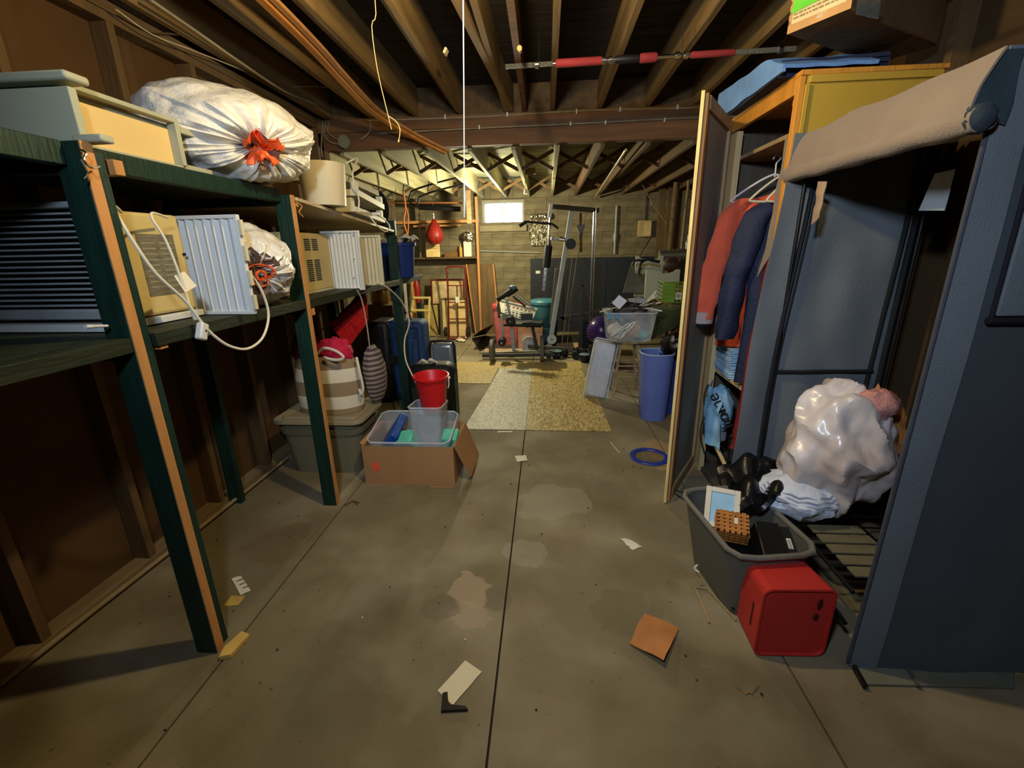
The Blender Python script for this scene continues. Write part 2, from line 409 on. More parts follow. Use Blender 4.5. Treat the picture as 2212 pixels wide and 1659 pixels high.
wn = struct('window_1', MB().box(wx0-.05, 8.52, wz0-.05, wx1+.05, 8.6, wz0).box(wx0-.05, 8.52, wz1, wx1+.05, 8.6, wz1+.05)
            .box(wx0-.05, 8.52, wz0, wx0, 8.6, wz1).box(wx1, 8.52, wz0, wx1+.05, 8.6, wz1), M('window_frame', (150, 146, 126), .7))
struct('mullion', MB().box(-.80, 8.56, wz0, -.775, 8.6, wz1).box(-.745, 8.57, wz0, -.735, 8.6, wz1), M('white_sash', (206, 214, 214), .5), wn)
glass = M('window_glass', (235, 245, 250), .1, var=0, bump=0, alpha=.12)
struct('pane', MB().box(wx0, 8.58, wz0, -.80, 8.585, wz1), glass, wn)
struct('pane', MB().box(-.735, 8.58, wz0, wx1, 8.585, wz1), glass, wn)
struct('window_sill', MB().box(wx0-.08, 8.44, wz0-.16, wx1+.08, 8.52, wz0-.05), M('pale_sill_concrete', (140, 130, 102), .9), wn, bev=.01)
# ceiling: deck boards + joists + beam
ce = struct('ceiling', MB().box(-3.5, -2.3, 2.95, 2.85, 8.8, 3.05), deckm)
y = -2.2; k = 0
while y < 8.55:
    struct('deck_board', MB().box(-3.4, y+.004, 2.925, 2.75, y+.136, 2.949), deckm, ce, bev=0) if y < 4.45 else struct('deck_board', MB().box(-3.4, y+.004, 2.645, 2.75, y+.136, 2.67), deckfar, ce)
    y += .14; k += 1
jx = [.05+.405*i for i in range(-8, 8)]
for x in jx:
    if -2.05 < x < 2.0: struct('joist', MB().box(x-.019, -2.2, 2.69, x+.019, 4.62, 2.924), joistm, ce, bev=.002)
    struct('joist', MB().box(x-.019+.05, 4.515, 2.41, x+.019+.05, 8.5, 2.644), joistdark if x > .3 else M('lit_joist_wood', (150, 144, 108), .8, var=.2, scale=3, stretch=(6, .5, 6)), ce, bev=.002)  # far joists: lamplight painted in as paler wood left, shade as darker wood right
# sistered crooked joist left of the pull string
struct('joist', MB().hexa([(-.60, .3, 2.66), (-.56, .3, 2.66), (-.56, .3, 2.9), (-.60, .3, 2.9)], [(-.33, 4.4, 2.69), (-.29, 4.4, 2.69), (-.29, 4.4, 2.9), (-.33, 4.4, 2.9)]), joistm, ce)
struct('joist', MB().hexa([(-.175, .3, 2.67), (-.135, .3, 2.67), (-.135, .3, 2.9), (-.175, .3, 2.9)], [(-.215, 4.4, 2.69), (-.175, 4.4, 2.69), (-.175, 4.4, 2.9), (-.215, 4.4, 2.9)]), beamm, ce)
struct('joist', MB().box(-.80, -.5, 2.70, -.765, 4.4, 2.9), joistdark, ce)
struct('joist', MB().box(-1.215, -.5, 2.70, -1.18, 4.4, 2.9), joistdark, ce)
struct('added_blocking', MB().box(-3.4, 4.512, 2.67, 2.75, 4.53, 2.92), joistdark, ce)
bm = struct('trim_1', MB().box(-2.1, 4.42, 2.44, 2.7, 4.46, 2.69), beamm, bev=.003); bm.name = 'trim_1'
struct('beam_ply', MB().box(-2.1, 4.463, 2.44, 2.7, 4.51, 2.69), joistdark, bm)
struct('beam_ply', MB().box(-2.1, 4.40, 2.58, 2.7, 4.418, 2.685), beamm, bm)
for i in range(len(jx)-1):
    if -2.3 < jx[i] < 2.2: struct('added_blocking', MB().box(jx[i]+.025, 4.462, 2.691, jx[i+1]+.025, 4.50, 2.922), joistdark, ce)  # boards added above the beam to hide the brightly lit far deck
# bridging between far joists
for (yb, rng) in ((5.7, jx), (7.6, jx)):
    for i in range(len(rng)-1):
        a = rng[i]+.07; b = rng[i+1]+.03
        if a < -3.35 or b > 2.7: continue
        struct('bridging', MB().bar((a, yb, 2.43), (b, yb, 2.62), .02, .04), joistdark, ce)
        struct('bridging', MB().bar((a, yb+.06, 2.62), (b, yb+.06, 2.43), .02, .04), joistdark, ce)
struct('brace_plank', MB().bar(PY(700, 374, 6.0), PY(1062, 356, 6.0), .03, .04), joistdark, ce)
# wires stapled along the beam
struct('beam_cable', MB().tube([(-1.6, 4.392, 2.665), (-.6, 4.392, 2.66), (.3, 4.392, 2.672), (1.3, 4.392, 2.66), (2.0, 4.392, 2.67)], .007, 6, smooth=6), M('grey_cable', (150, 138, 112), .6), ce)
struct('beam_cable', MB().tube([(-1.5, 4.392, 2.56), (-.6, 4.392, 2.57), (.3, 4.392, 2.575), (1.2, 4.392, 2.585), (2.0, 4.392, 2.57)], .007, 6, smooth=6), MT['grey_cable'], ce)
for x in (-.9, -.35, .25, .62, 1.1, 1.5): struct('cable_staple', MB().box(x, 4.38, 2.65, x+.012, 4.41, 2.685), white, ce)
for x in (-.6, .2, .5, 1.0): struct('cable_staple', MB().box(x, 4.38, 2.56, x+.012, 4.41, 2.592), white, ce)
# post standing by the far window, and shelf post of far left
struct('trim_2', MB().box(-1.235, 8.2, 0, -1.195, 8.29, 2.41), tanw)
struct('trim_3', MB().box(-1.235, 7.3, 1.93, -1.165, 7.36, 2.41), joistdark)
# cables on the left ceiling edge
def cable(pts, r, name, label, mat=None, sm=6):
    return solo(name, MB().tube(pts, r, 7, smooth=sm), mat or M('ceiling_cable', (168, 154, 124), .55), label, 'cable')
cable([PX(325, 0, -1.86), PX(430, 72, -1.88), PX(520, 135, -1.90), PX(620, 200, -1.93), PX(700, 232, -1.97), PX(745, 262, -1.99)], .008, 'electrical_cable', 'thickest pale cable running along the ceiling above the left shelves')
cable([PX(250, 20, -1.98), PX(330, 75, -1.98), PX(420, 110, -1.98), PX(520, 150, -1.98), PX(600, 185, -1.98), PX(690, 187, -1.9), PX(740, 196, -1.8)], .0035, 'electrical_cable', 'thin pale cable sagging beside the thick ceiling cable', M('thin_cable', (196, 178, 150), .5))
cable([PX(260, 30, -2.02), PX(330, 68, -2.02), PX(420, 80, -2.02), PX(500, 120, -2.02), PX(560, 168, -2.02)], .005, 'electrical_cable', 'dark cable clipped to the top of the left wall studs', joistdark)
jb = thing('junction_box', 'round grey junction box with looped wires on beam left end', 'junction box', (-1.83, 4.37, 2.5))
part(jb, 'box', MB().cyl((-1.83, 4.405, 2.5), (-1.83, 4.35, 2.5), .055, 20), M('junction_grey', (128, 126, 104), .5), bev=.004)
for q in ([(705, 262), (700, 290), (715, 308), (745, 312)], [(712, 262), (708, 285), (730, 302), (748, 306)], [(780, 302), (798, 285), (800, 262)], [(697, 262), (694, 320), (697, 340)]):
    part(jb, 'wire', MB().tube([PY(a, b, 4.385) for a, b in q], .006, 6, smooth=6), MT['grey_cable'])
# orange lath sagging under joists
pts = [(565, 0, 1.4), (672, 104, 1.9), (735, 172, 2.4), (807, 244, 3.0), (880, 290, 3.7), (952, 325, 4.35)]
lp = [PF(430, -120, 2.66)]
lp += [PF(565, 0, 2.655), PF(672, 104, 2.635), PF(735, 172, 2.62), PF(807, 244, 2.565), PF(880, 290, 2.49), PF(960, 331, 2.425)]
lp[-1] = PY(960, 331, 4.38)
lps = spline(lp, 6); m1 = MB(); m2 = MB()
for i in range(len(lps)-1):
    a, b = lps[i], lps[i+1]
    m1.bar(a, b+(b-a)*.05, .038, .018); m2.bar(a+V((.045, 0, .012)), b+V((.045, 0, .012)), .03, .018)
lt = thing('wooden_lath', 'long orange bare wood lath sagging beneath the joists towards the beam', 'lath', lps[0])
part(lt, 'strip', m1, tany); part(lt, 'strip', m2, tanw, 'darker second strip')
# pull strings
solo('pull_string', MB().tube([PY(1000, -30, 1.72), PY(1002, 200, 1.72), PY(1003, 388, 1.72), PY(1003, 470, 1.72)], .0022, 6).ell(PY(1004, 396, 1.72), (.005, .005, .010), 8, 6).tube([PY(1003, 400, 1.72), PY(1004, 430, 1.72), PY(1003, 468, 1.72)], [.003, .004, .002], 6),
     stringm, 'long white beaded pull string hanging straight down at picture centre', 'pull string')
solo('pull_string', MB().tube([V((PY(812, 30, 2.2).x, 2.2, 2.69)), PY(812, 30, 2.2), PY(803, 56, 2.2), PY(815, 150, 2.2), PY(838, 248, 2.2), PY(846, 280, 2.2)], .0018, 6, smooth=3).tube([PY(838, 250, 2.2), PY(855, 262, 2.2), PY(864, 280, 2.2), PY(861, 306, 2.2)], .002, 6, smooth=4).ell(PY(861, 305, 2.2), (.004, .004, .006), 8, 6),
     M('tan_string', (206, 176, 120), .7), 'thin tan knotted string with two loose ends hanging left of centre', 'string')
# hanging bulb of the near room
bl = thing('ceiling_lamp', 'bare bulb in a porcelain holder above the pull string', 'lamp', (BULB[0], BULB[1]+.0, 2.62))
part(bl, 'holder', MB().lathe([(.055, .07), (.055, .04), (.03, .03), (.022, .0)], (BULB[0], BULB[1], 2.62), 20), white)
light_b = part(bl, 'socket', MB().cyl((BULB[0], BULB[1], 2.62), (BULB[0], BULB[1], 2.59), .018), chrome)
fb = thing('ceiling_lamp', 'small pale pull chain lamp holder under the far ceiling', 'lamp', PY(1134, 374, 6.55))
c = PY(1134, 374, 6.55)
part(fb, 'mounting_box', MB().cbox(c+V((.06, .0, .02)), (.16, .1, .07)), joistdark)
part(fb, 'chain', MB().tube([PY(1129, 385, 6.5), PY(1134, 392, 6.5), PY(1134, 408, 6.5)], .008, 6), M('brass_cord', (196, 186, 130), .5))
part(fb, 'holder', MB().lathe([(.028, 0), (.03, .03), (.018, .06)], PY(1136, 419, 6.5), 12), paperm)

# ------------------------------------------------------------------ left shelving
X0 = -1.32
sh = thing('shelving_unit', 'green painted wooden shelving unit with bare pine edges along the left wall', 'shelving', (X0, 1.3, 0))
def post(y, ztop, edge=True, double=False):
    part(sh, 'post', MB().box(X0-.09, y, 0, X0-.004, y+.038, ztop), greenp, bev=.002)
    if edge: part(sh, 'post_edge', MB().box(X0-.004, y+.001, 0, X0, y+.037, ztop), tanw, 'bare pine edge strip')
    if double: part(sh, 'post', MB().box(X0-.09, y+.042, 0, X0-.012, y+.078, ztop-.02), greenp, bev=.002)
post(1.31, 1.865, True, True); post(2.39, 1.835); post(4.04, 1.80, False); post(.15, 1.87)
for y in (2.39, 4.04): part(sh, 'back_post', MB().box(-2.04, y, 0, -1.96, y+.038, 1.8), greenp)
part(sh, 'shelf_board', MB().box(-2.04, -.4, 1.825, -1.70, 2.46, 1.86), greenp2, bev=.002)
part(sh, 'shelf_board', MB().box(-1.695, -.4, 1.825, -1.412, 2.46, 1.86), greenp2, bev=.002)
part(sh, 'shelf_rail', MB().box(-1.41, -.4, 1.80, -1.37, 1.305, 1.865), greenp, bev=.003)
part(sh, 'shelf_rail', MB().box(-1.41, 1.40, 1.80, -1.37, 2.385, 1.862), greenp, bev=.003)
part(sh, 'shelf_board', MB().box(-2.04, -.4, 1.255, -1.70, 4.8, 1.297), greenp2, bev=.002)
part(sh, 'shelf_board', MB().box(-1.695, -.4, 1.255, -1.412, 4.8, 1.297), greenp2, bev=.002)
for a, b in ((-.4, 1.305), (1.40, 2.385), (2.435, 4.035), (4.085, 4.8)):
    part(sh, 'shelf_nosing', MB().box(-1.411, a, 1.250, -1.322, b, 1.297), greenp2, bev=.002)
for y in (1.33, 2.41, 4.06):
    for z in (1.215, 1.785): part(sh, 'crossbar', MB().box(-2.04, y, z, -1.415, y+.036, z+.036), greenp)
for (px, py, y) in ((228, 357, 1.42), (328, 746, 1.42), (683, 671, 2.46), (655, 440, 2.45)):
    p = PX(px, py, -1.33); part(sh, 'cleat', MB().box(p.x-.12, y-.005, p.z-.022, p.x+.0, y+.028, p.z+.022), tanw, bev=.002)
# hooks on posts
part(sh, 'hook', MB().tube([PX(170, 322, -1.31), PX(186, 330, -1.29), PX(181, 345, -1.29), PX(196, 362, -1.28), PX(215, 360, -1.3)], .003, 6, smooth=4), chrome)
part(sh, 'hook', MB().tube([PX(175, 345, -1.31), PX(188, 372, -1.30), PX(180, 386, -1.30)], .003, 6, smooth=4), chrome)
part(sh, 'wire_tie', MB().tube([PX(640, 436, -1.31), PX(652, 446, -1.30), PX(646, 458, -1.30), PX(655, 468, -1.30)], .003, 6, smooth=4), tanw)
# tilted pale board as upper shelf of second bay
wb = MB().hexa([(-2.0, 2.44, 1.81), (-1.315, 2.44, 1.81), (-1.315, 2.44, 1.828), (-2.0, 2.44, 1.828)], [(-2.0, 3.98, 1.70), (-1.315, 3.98, 1.70), (-1.315, 3.98, 1.718), (-2.0, 3.98, 1.718)])
solo('shelf_plank', wb, M('pale_laminate', (196, 178, 136), .5, var=.08), 'pale laminate plank sloping away as the top shelf beyond the second post', 'plank', bev=.002)
zb = lambda y: 1.83-(y-2.44)*.0715

# ---- sage green cabinet lying on top shelf
cb = thing('sage_cabinet', 'sage green drawer cabinet with cream panel lying on the top shelf', 'cabinet', (-1.6, 1.5, 1.862))
part(cb, 'body', MB().box(-1.98, 1.37, 1.865, -1.405, 1.39, 2.02).box(-1.98, 1.39, 1.866, -1.43, 1.80, 1.88).box(-1.98, 1.78, 1.88, -1.43, 1.80, 2.02).box(-1.98, 1.39, 2.0, -1.43, 1.78, 2.02), sage, bev=.003)
part(cb, 'front_panel', MB().box(-2.02, 1.345, 1.863, -1.345, 1.37, 2.01), sage, bev=.003)
part(cb, 'top_slab', MB().box(-2.03, 1.325, 2.021, -1.325, 1.40, 2.045), sage, bev=.008)
part(cb, 'cream_panel', MB().box(-1.43, 1.39, 1.88, -1.42, 1.78, 2.0), creamw)
part(cb, 'rim', MB().box(-1.42, 1.39, 1.875, -1.385, 1.40, 2.03).box(-1.42, 1.775, 1.875, -1.385, 1.795, 2.035).box(-1.42, 1.40, 2.02, -1.385, 1.775, 2.035).box(-1.42, 1.40, 1.866, -1.385, 1.775, 1.874), sage, bev=.002)
part(cb, 'foot_rail', MB().box(-1.36, 1.33, 1.864, -1.27, 1.375, 1.885), sage, bev=.006)
part(cb, 'foot_rail', MB().box(-1.42, 1.80, 1.995, -1.40, 1.93, 2.02), sage, bev=.003)
part(cb, 'foot_rail', MB().box(-1.42, 1.80, 1.867, -1.40, 1.95, 1.885), sage, bev=.003)

# ---- trash bags
def bag(name, label, c, semi, axis, mat, amp=.09, seed=0, pleats=26, zmin=None, xfree=None, cut=.22, elong=.25, crease=.05):
    ax = V(axis).normalized(); q = ax.to_track_quat('Z', 'Y').to_matrix(); c = V(c)
    t = thing(name, label, 'bag', (c.x, c.y, c.z-semi[2]))
    mb = MB(); nu, nv = 120, 60; vs = []
    for i in range(nv+1):
        th = math.pi*i/nv
        for j in range(nu):
            ph = 2*math.pi*j/nu
            d = q @ V((math.sin(th)*math.cos(ph), math.sin(th)*math.sin(ph), math.cos(th)))
            pl = noise.noise(V((math.cos(ph)*pleats*.2, math.sin(ph)*pleats*.2, th*.7+seed)))
            pl2 = abs(noise.noise(V((math.cos(ph)*pleats*.45, math.sin(ph)*pleats*.45, th*.5+seed+9))))
            fall = math.exp(-th*1.1)
            k = 1 + amp*(pl*1.2+pl2*1.1-.3)*(.04+1.15*fall**1.7) + .045*noise.noise(d*4+V((seed, 9, 0))) + .09*noise.noise(d*1.7+V((seed, 0, 0))) + .03*noise.noise(d*6+V((seed, 3, 0)))
            k *= 1 - crease*abs(noise.noise(V((d.x*1.1+seed, d.y*1.1, d.z*1.5+d.x*.8))))*1.8 + crease*.3 + crease*.22*noise.noise(V((d.x*2+d.z*5, d.y*4, d.z*1.5-d.x*5+seed)))
            k *= 1 - elong*math.exp(-(th/.28)**2)
            p = V((d.x*semi[0]*k, d.y*semi[1]*k, d.z*semi[2]*k))+c
            if zmin is not None and p.z < zmin and (xfree is None or p.x < xfree): p.z = zmin+.002*noise.noise(p*20)
            vs.append(p)
    fs = [(i*nu+j, (i+1)*nu+j, (i+1)*nu+(j+1) % nu, i*nu+(j+1) % nu) for i in range(nv) for j in range(nu)]
    mb.add(vs, fs); part(t, 'bag_body', mb, mat)
    knot = c+V((ax.x*semi[0], ax.y*semi[1], ax.z*semi[2]))*.78
    return t, knot, q
def tuft(root, name, c, q, n, L, mat, seed, label=None, spread=1.0):
    rnd = random.Random(seed); mb = MB()
    for i in range(n):
        a = 2*math.pi*i/n+rnd.random(); d = q @ V((math.cos(a)*spread, math.sin(a)*spread, .8+rnd.random()*.5)).normalized()
        s = d.cross(V((0, 0, 1))).normalized(); l = L*(.7+.6*rnd.random()); w0 = L*.32
        def fn(u, v, d=d, s=s, l=l, w0=w0, i=i):
            return V(c)+d*l*v+s*(u-.5)*w0*(.4+v*1.4)+d.cross(s)*(math.sin(u*5+i)*.2*l*(v)+noise.noise(V((u*3, v*3, i)))*.25*l)
        mb.sheet(fn, 7, 7, .0015)
    return part(root, name, mb, mat, label)
t, k, q = bag('trash_bag', 'big white drawstring trash bag with orange tie on top shelf', (-1.50, 2.24, 2.06), (.36, .41, .205), (.80, -.46, -.36), bagw, amp=.20, seed=3, pleats=24, zmin=1.868, xfree=-1.36)
tuft(t, 'bag_neck', k, q, 7, .085, browncl, 3, 'brown crumpled neck', spread=1.4)
tuft(t, 'drawstring', k+q @ V((.0, 0, .02)), q, 5, .085, orangepl, 5, 'bright orange drawstring', spread=1.1)
part(t, 'drawstring_tail', MB().quadsheet(k+V((-.03, -.05, .02)), k+V((.03, -.04, .02)), k+V((.035, -.03, -.075)), k+V((-.03, -.05, -.085)), 6, 8, .002, .03, 30), orangepl)
t, k, q = bag('trash_bag', 'thin white bag with red tie string on the middle shelf', (-1.47, 2.10, 1.49), (.245, .25, .20), (.55, -.4, -.12), bagc, amp=.14, seed=8, pleats=24, zmin=1.299)
tuft(t, 'bag_neck', k+V((0, 0, .02)), q, 8, .095, browncl, 12, 'translucent brownish neck', spread=2.0)
part(t, 'drawstring', MB().tube([k+q @ V((.05*math.cos(a)*(1+.3*math.sin(3*a)), .05*math.sin(a), .05+.01*math.sin(5*a))) for a in [i*.5 for i in range(13)]], .003, 6, closed=True, smooth=3)
     .tube([k+q @ V((.02*math.cos(a), .02*math.sin(a), .06)) for a in [i*.7 for i in range(9)]], .006, 6, closed=True, smooth=2)
     .tube([k+V((.05, -.04, .03)), k+V((.11, -.05, .03)), k+V((.12, -.04, -.01)), k+V((.05, -.04, -.02))], .003, 6, smooth=4), orangepl, 'red orange string')
part(t, 'yellow_side', MB().ell(k+V((-.09, .02, -.06)), (.07, .06, .09), 16, 10), M('yellow_bag', (206, 166, 52), .5, bump=.5, bscale=30), 'yellow lower side')  # yellow lump below the neck of the thin bag

# ---- air conditioners
def accordion(root, x0, x1, y, z0, z1, n, mat, frame=.014, d=.02):
    part(root, 'accordion_frame', MB().box(x0, y, z1-frame, x1, y+d, z1).box(x0, y, z0, x1, y+d, z0+frame).box(x1-frame, y, z0+frame, x1, y+d, z1-frame), mat, bev=.001)
    mb = MB()
    for i in range(n):
        xa = x0+(x1-frame-x0)*i/n; xb = x0+(x1-frame-x0)*(i+1)/n; xm = (xa+xb)/2
        mb.add([(xa, y+.016, z0+frame), (xm, y+.002, z0+frame), (xb, y+.016, z0+frame), (xa, y+.016, z1-frame), (xm, y+.002, z1-frame), (xb, y+.016, z1-frame)], [(0, 1, 4, 3), (1, 2, 5, 4)])
    part(root, 'accordion_curtain', mb, mat, smooth=False)
ac = thing('air_conditioner', 'window air conditioner with louvred front nearest on the middle shelf', 'air conditioner', (-1.7, 1.6, 1.30))
part(ac, 'body', MB().box(-1.96, 1.50, 1.33, -1.48, 1.80, 1.70), beige, bev=.012)
part(ac, 'base_tray', MB().box(-1.97, 1.40, 1.30, -1.465, 1.815, 1.325), white, bev=.003)
gr = part(ac, 'front_grille', MB().box(-1.99, 1.42, 1.34, -1.97, 1.50, 1.72).box(-1.50, 1.42, 1.34, -1.475, 1.50, 1.72).box(-1.97, 1.42, 1.34, -1.50, 1.50, 1.375).box(-1.97, 1.42, 1.70, -1.50, 1.50, 1.72), M('grey_white_plastic', (150, 156, 158), .5), bev=.006)
for i in range(17): 
    z = 1.385+i*.0185; part(ac, 'louver', MB().box(-1.97, 1.425, z, -1.50, 1.445, z+.006), MT['grey_white_plastic'])
part(ac, 'grille_backing', MB().box(-1.97, 1.47, 1.375, -1.50, 1.475, 1.70), blacksteel)
part(ac, 'rating_label', MB().box(-1.479, 1.585, 1.40, -1.4785, 1.755, 1.625), M('label_grey', (112, 106, 84), .6, var=.3, scale=60, stretch=(1, .4, 3), bump=0), 'grey printed rating label')
m = MB()
for i in range(9):
    for j in range(2): m.box(-1.4785, 1.60+j*.08, 1.43+i*.02, -1.478, 1.66+j*.08, 1.436+i*.02)
part(ac, 'label_print', m, M('label_ink', (150, 144, 120), .6))
part(ac, 'screw', MB().cyl((-1.48, 1.79, 1.55), (-1.473, 1.79, 1.55), .006, 10), blacksteel)
accordion(ac, -1.60, -1.245, 1.82, 1.30, 1.70, 9, white)
m = MB()
for i in range(4): m.box(-1.243, 1.82, 1.32+i*.1, -1.232, 1.838, 1.38+i*.1)
part(ac, 'frame_clips', m, cream)
cd = lambda pts, X: [PX(a, b, X) for a, b in pts]
part(ac, 'power_cord', MB().tube([PX(262, 458, -1.46), PX(248, 446, -1.42), PX(252, 462, -1.36), PX(290, 525, -1.33), PX(338, 592, -1.31), PX(400, 650, -1.30), PX(432, 692, -1.29), PX(462, 725, -1.28), PX(497, 748, -1.27), PX(536, 753, -1.26), PX(568, 728, -1.26), PX(580, 680, -1.26), PX(566, 630, -1.26), PX(540, 590, -1.27), PX(507, 550, -1.3)], .0055, 8, smooth=6), cordm)
part(ac, 'power_cord', MB().tube([PX(362, 470, -1.42), PX(330, 460, -1.38), PX(330, 475, -1.36), PX(358, 520, -1.34), PX(390, 600, -1.32), PX(412, 668, -1.31)], .0045, 8, smooth=6).tube([PX(412, 666, -1.31), PX(425, 690, -1.30)], [.007, .011], 8), cordm)
pc = PX(436, 716, -1.29)
part(ac, 'plug', MB().cbox((0, 0, 0), (.028, .036, .065), T(*pc) @ RX(-.45)), white, bev=.006)
part(ac, 'plug_button', MB().cyl(pc+V((.0142, .004, .002)), pc+V((.016, .004, .002)), .005).cyl(pc+V((.0142, .011, -.013)), pc+V((.016, .011, -.013)), .005), graypl)
tg = PX(402, 615, -1.325)
part(ac, 'cord_tag', MB().quadsheet(PX(376, 596, -1.33), PX(398, 586, -1.33), PX(425, 618, -1.31), PX(400, 632, -1.31), 3, 3, .001), paperm, 'printed paper cord tag')
a2 = thing('air_conditioner', 'cream window air conditioner with slotted side and two accordion wings beyond the second post', 'air conditioner', (-1.75, 2.9, 1.30))
part(a2, 'body', MB().box(-1.98, 2.62, 1.31, -1.50, 3.12, 1.665), beige, bev=.006)
part(a2, 'base_tray', MB().box(-1.98, 2.5, 1.298, -1.49, 3.13, 1.31), cream)
m = MB()
for (y0, z0, nn) in ((2.79, 1.56, 6), (2.885, 1.56, 6), (2.79, 1.37, 11), (2.885, 1.37, 11)):
    for i in range(nn): m.box(-1.5, y0, z0+i*.0125, -1.497, y0+.07, z0+i*.0125+.007)
part(a2, 'vent_slots', m, blacksteel, kind='stuff')
accordion(a2, -1.56, -1.285, 3.13, 1.285, 1.685, 10, white)
accordion(a2, -1.50, -1.225, 3.36, 1.30, 1.66, 9, cream)
part(a2, 'back_section', MB().box(-1.98, 3.16, 1.30, -1.50, 3.44, 1.63), cream, bev=.004)
m = MB()
for (px, py) in ((702, 512), (764, 508), (735, 503), (700, 620), (765, 560), (765, 600)):
    p = PY(px, py, 3.128); m.cyl(p, p-V((0, .004, 0)), .004, 8)
part(a2, 'screw', m, graypl)
part(a2, 'power_cord', MB().tube([PX(772, 628, -1.30), PX(782, 650, -1.30), PX(792, 700, -1.30), PX(800, 760, -1.31), PX(808, 820, -1.32), PX(817, 856, -1.33)], .005, 8, smooth=6), M('grey_cord', (176, 166, 142), .5))
part(a2, 'power_cord', MB().tube([PX(812, 611, -1.27), PX(838, 622, -1.22), PX(870, 655, -1.2), PX(884, 695, -1.18), PX(874, 735, -1.16), PX(876, 775, -1.12), PX(888, 805, -1.06), PX(899, 828, -1.0)], .0058, 8, smooth=6), cordm)
solo('marker_pen', MB().cyl(PX(185, 706, -1.37), PX(200, 705, -1.37), .006, 10).cyl(PX(200, 705, -1.37), PX(232, 704, -1.37), .0045, 10), white, 'small white pen lying on the near middle shelf edge', 'pen')

# ---- bin and white trims on tilted plank
pcn = PX(697, 395, -1.44)
yb = 2.78
solo('waste_bin', MB().lathe([(.118, 0), (.137, .235), (.133, .235), (.114, .004)], (-1.345, 2.83, zb(2.70)+.004), 36), M('ivory_bin', (208, 196, 164), .5, var=.03, bump=.02), 'smooth ivory round waste bin standing on the tilted plank', 'bin')
for i, (z0, dx, yw, lab) in enumerate(((.0, 0, .0, 'lowest of the three stacked white louvre frames beside the ivory bin'), (.10, .02, .06, 'middle one of the three white louvre frames beside the ivory bin'), (.20, -.04, -.05, 'topmost of the three stacked white louvre frames beside the ivory bin'))):
    c = V((-1.46+dx, 3.38, zb(3.30)+.012+z0)); R = T(*c) @ RZ(yw) @ RX(-.0715)
    t = thing('louvre_frame', lab, 'window frame', c, 'white louvre frames stacked beside the ivory bin')
    part(t, 'frame', MB(R).box(-.18, -.30, 0, -.16, .30, .04).box(.16, -.30, 0, .18, .30, .04).box(-.16, -.30, 0, .16, -.28, .04).box(-.16, .28, 0, .16, .30, .04), cream, bev=.002)
    for k in range(10): part(t, 'slat', MB(R).box(-.15+k*.031, -.28, .005, -.138+k*.031, .28, .03), white)
    if i < 2: part(t, 'spacer', MB(R).box(-.17, -.29, .04, -.13, -.25, .09).box(.13, .25, .04, .17, .29, .09).box(-.17, .25, .04, -.13, .29, .09).box(.13, -.29, .04, .17, -.25, .09), cream)
cable([PX(748, 352, -1.28), PX(772, 342, -1.26), PX(762, 372, -1.25), PX(766, 400, -1.24), PX(775, 430, -1.24), PX(774, 452, -1.23)], .005, 'extension_cord', 'white cord looped down over the stacked louvre frames', cordm)
cable([PX(792, 458, -1.30), PX(812, 484, -1.24), PX(832, 500, -1.22), PX(842, 490, -1.22), PX(830, 474, -1.24), PX(808, 462, -1.28)], .005, 'extension_cord', 'white cord loop hanging off the far end of the tilted plank', cordm)
solo('cord_plug', MB().cbox(PX(812, 462, -1.26), (.05, .03, .022)), white, 'white plug lying at the far end of the tilted plank', 'plug', bev=.004)
solo('office_chair_back', MB().ell((-1.62, 4.35, 1.92), (.16, .10, .19), 24, 14), M('black_mesh', (16, 16, 16), .8), 'black rounded padded backrest beyond the louvre frames', 'chair back')
# dark blue bin on shelf with crumpled sheet
db = thing('storage_bin', 'dark blue plastic bin behind the third green post', 'bin', (-1.44, 4.34, 1.298))
part(db, 'tub', MB().lathe([(.165, 0), (.19, .29), (.205, .29), (.205, .32), (.182, .32), (.16, .01)], (-1.46, 4.36, 1.298), 32, sx=1.05, sy=.9), navypl)
solo('crumpled_sheet', MB().sheet(lambda u, v: V((-1.65+.40*u, 4.2+.32*v, 1.635+.05*noise.noise(V((u*5, v*5, 2)))+.03*math.sin(u*9))), 20, 14, .004), paperm, 'crumpled pale paper sheets on top of the dark blue bin', 'paper')

# ---- floor items left
tt = thing('storage_tote', 'taupe lidded storage tote on the floor behind the second post', 'storage tote', (-1.6, 2.98, 0))
part(tt, 'tub', MB().tapbox((-1.60, 2.99, 0), .50, .34, .60, .42, 0, .40, r=.2, closed=True), tott)
part(tt, 'tub_rib', MB().tapbox((-1.60, 2.99, 0), .60, .42, .625, .445, .31, .36, r=.2, closed=True), tott)
part(tt, 'lid', MB().tapbox((-1.60, 2.99, 0), .66, .48, .655, .475, .40, .425, r=.16, closed=True).tapbox((-1.60, 2.99, 0), .56, .38, .54, .36, .425, .437, r=.14, closed=True), M('taupe_lid', (150, 140, 112), .45, var=.05), bev=.004)
stripe = bands('striped_canvas', (150, 128, 96), (226, 214, 186), 5.2, 'Z', w=.52, off=.30)
def tote_fn(u, v):
    a = 2*math.pi*u; k = 1+.05*noise.noise(V((math.cos(a)*2, math.sin(a)*2, v*3)))+.03*math.sin(a*5+v*4)*v
    wx = .225*(1-.10*v+.12*math.sin(v*math.pi)); wy = .125*(1-.25*v+.1*math.sin(v*math.pi))
    return V((-1.565+wx*k*math.cos(a), 2.97+wy*k*math.sin(a), .440+.40*v*(1-.04*math.cos(2*a))))
sb = thing('beach_tote_bag', 'beige and white striped canvas tote bag on the taupe tote lid', 'bag', (-1.565, 2.97, .438))
part(sb, 'bag_body', MB().sheet(tote_fn, 64, 24, .006), stripe)
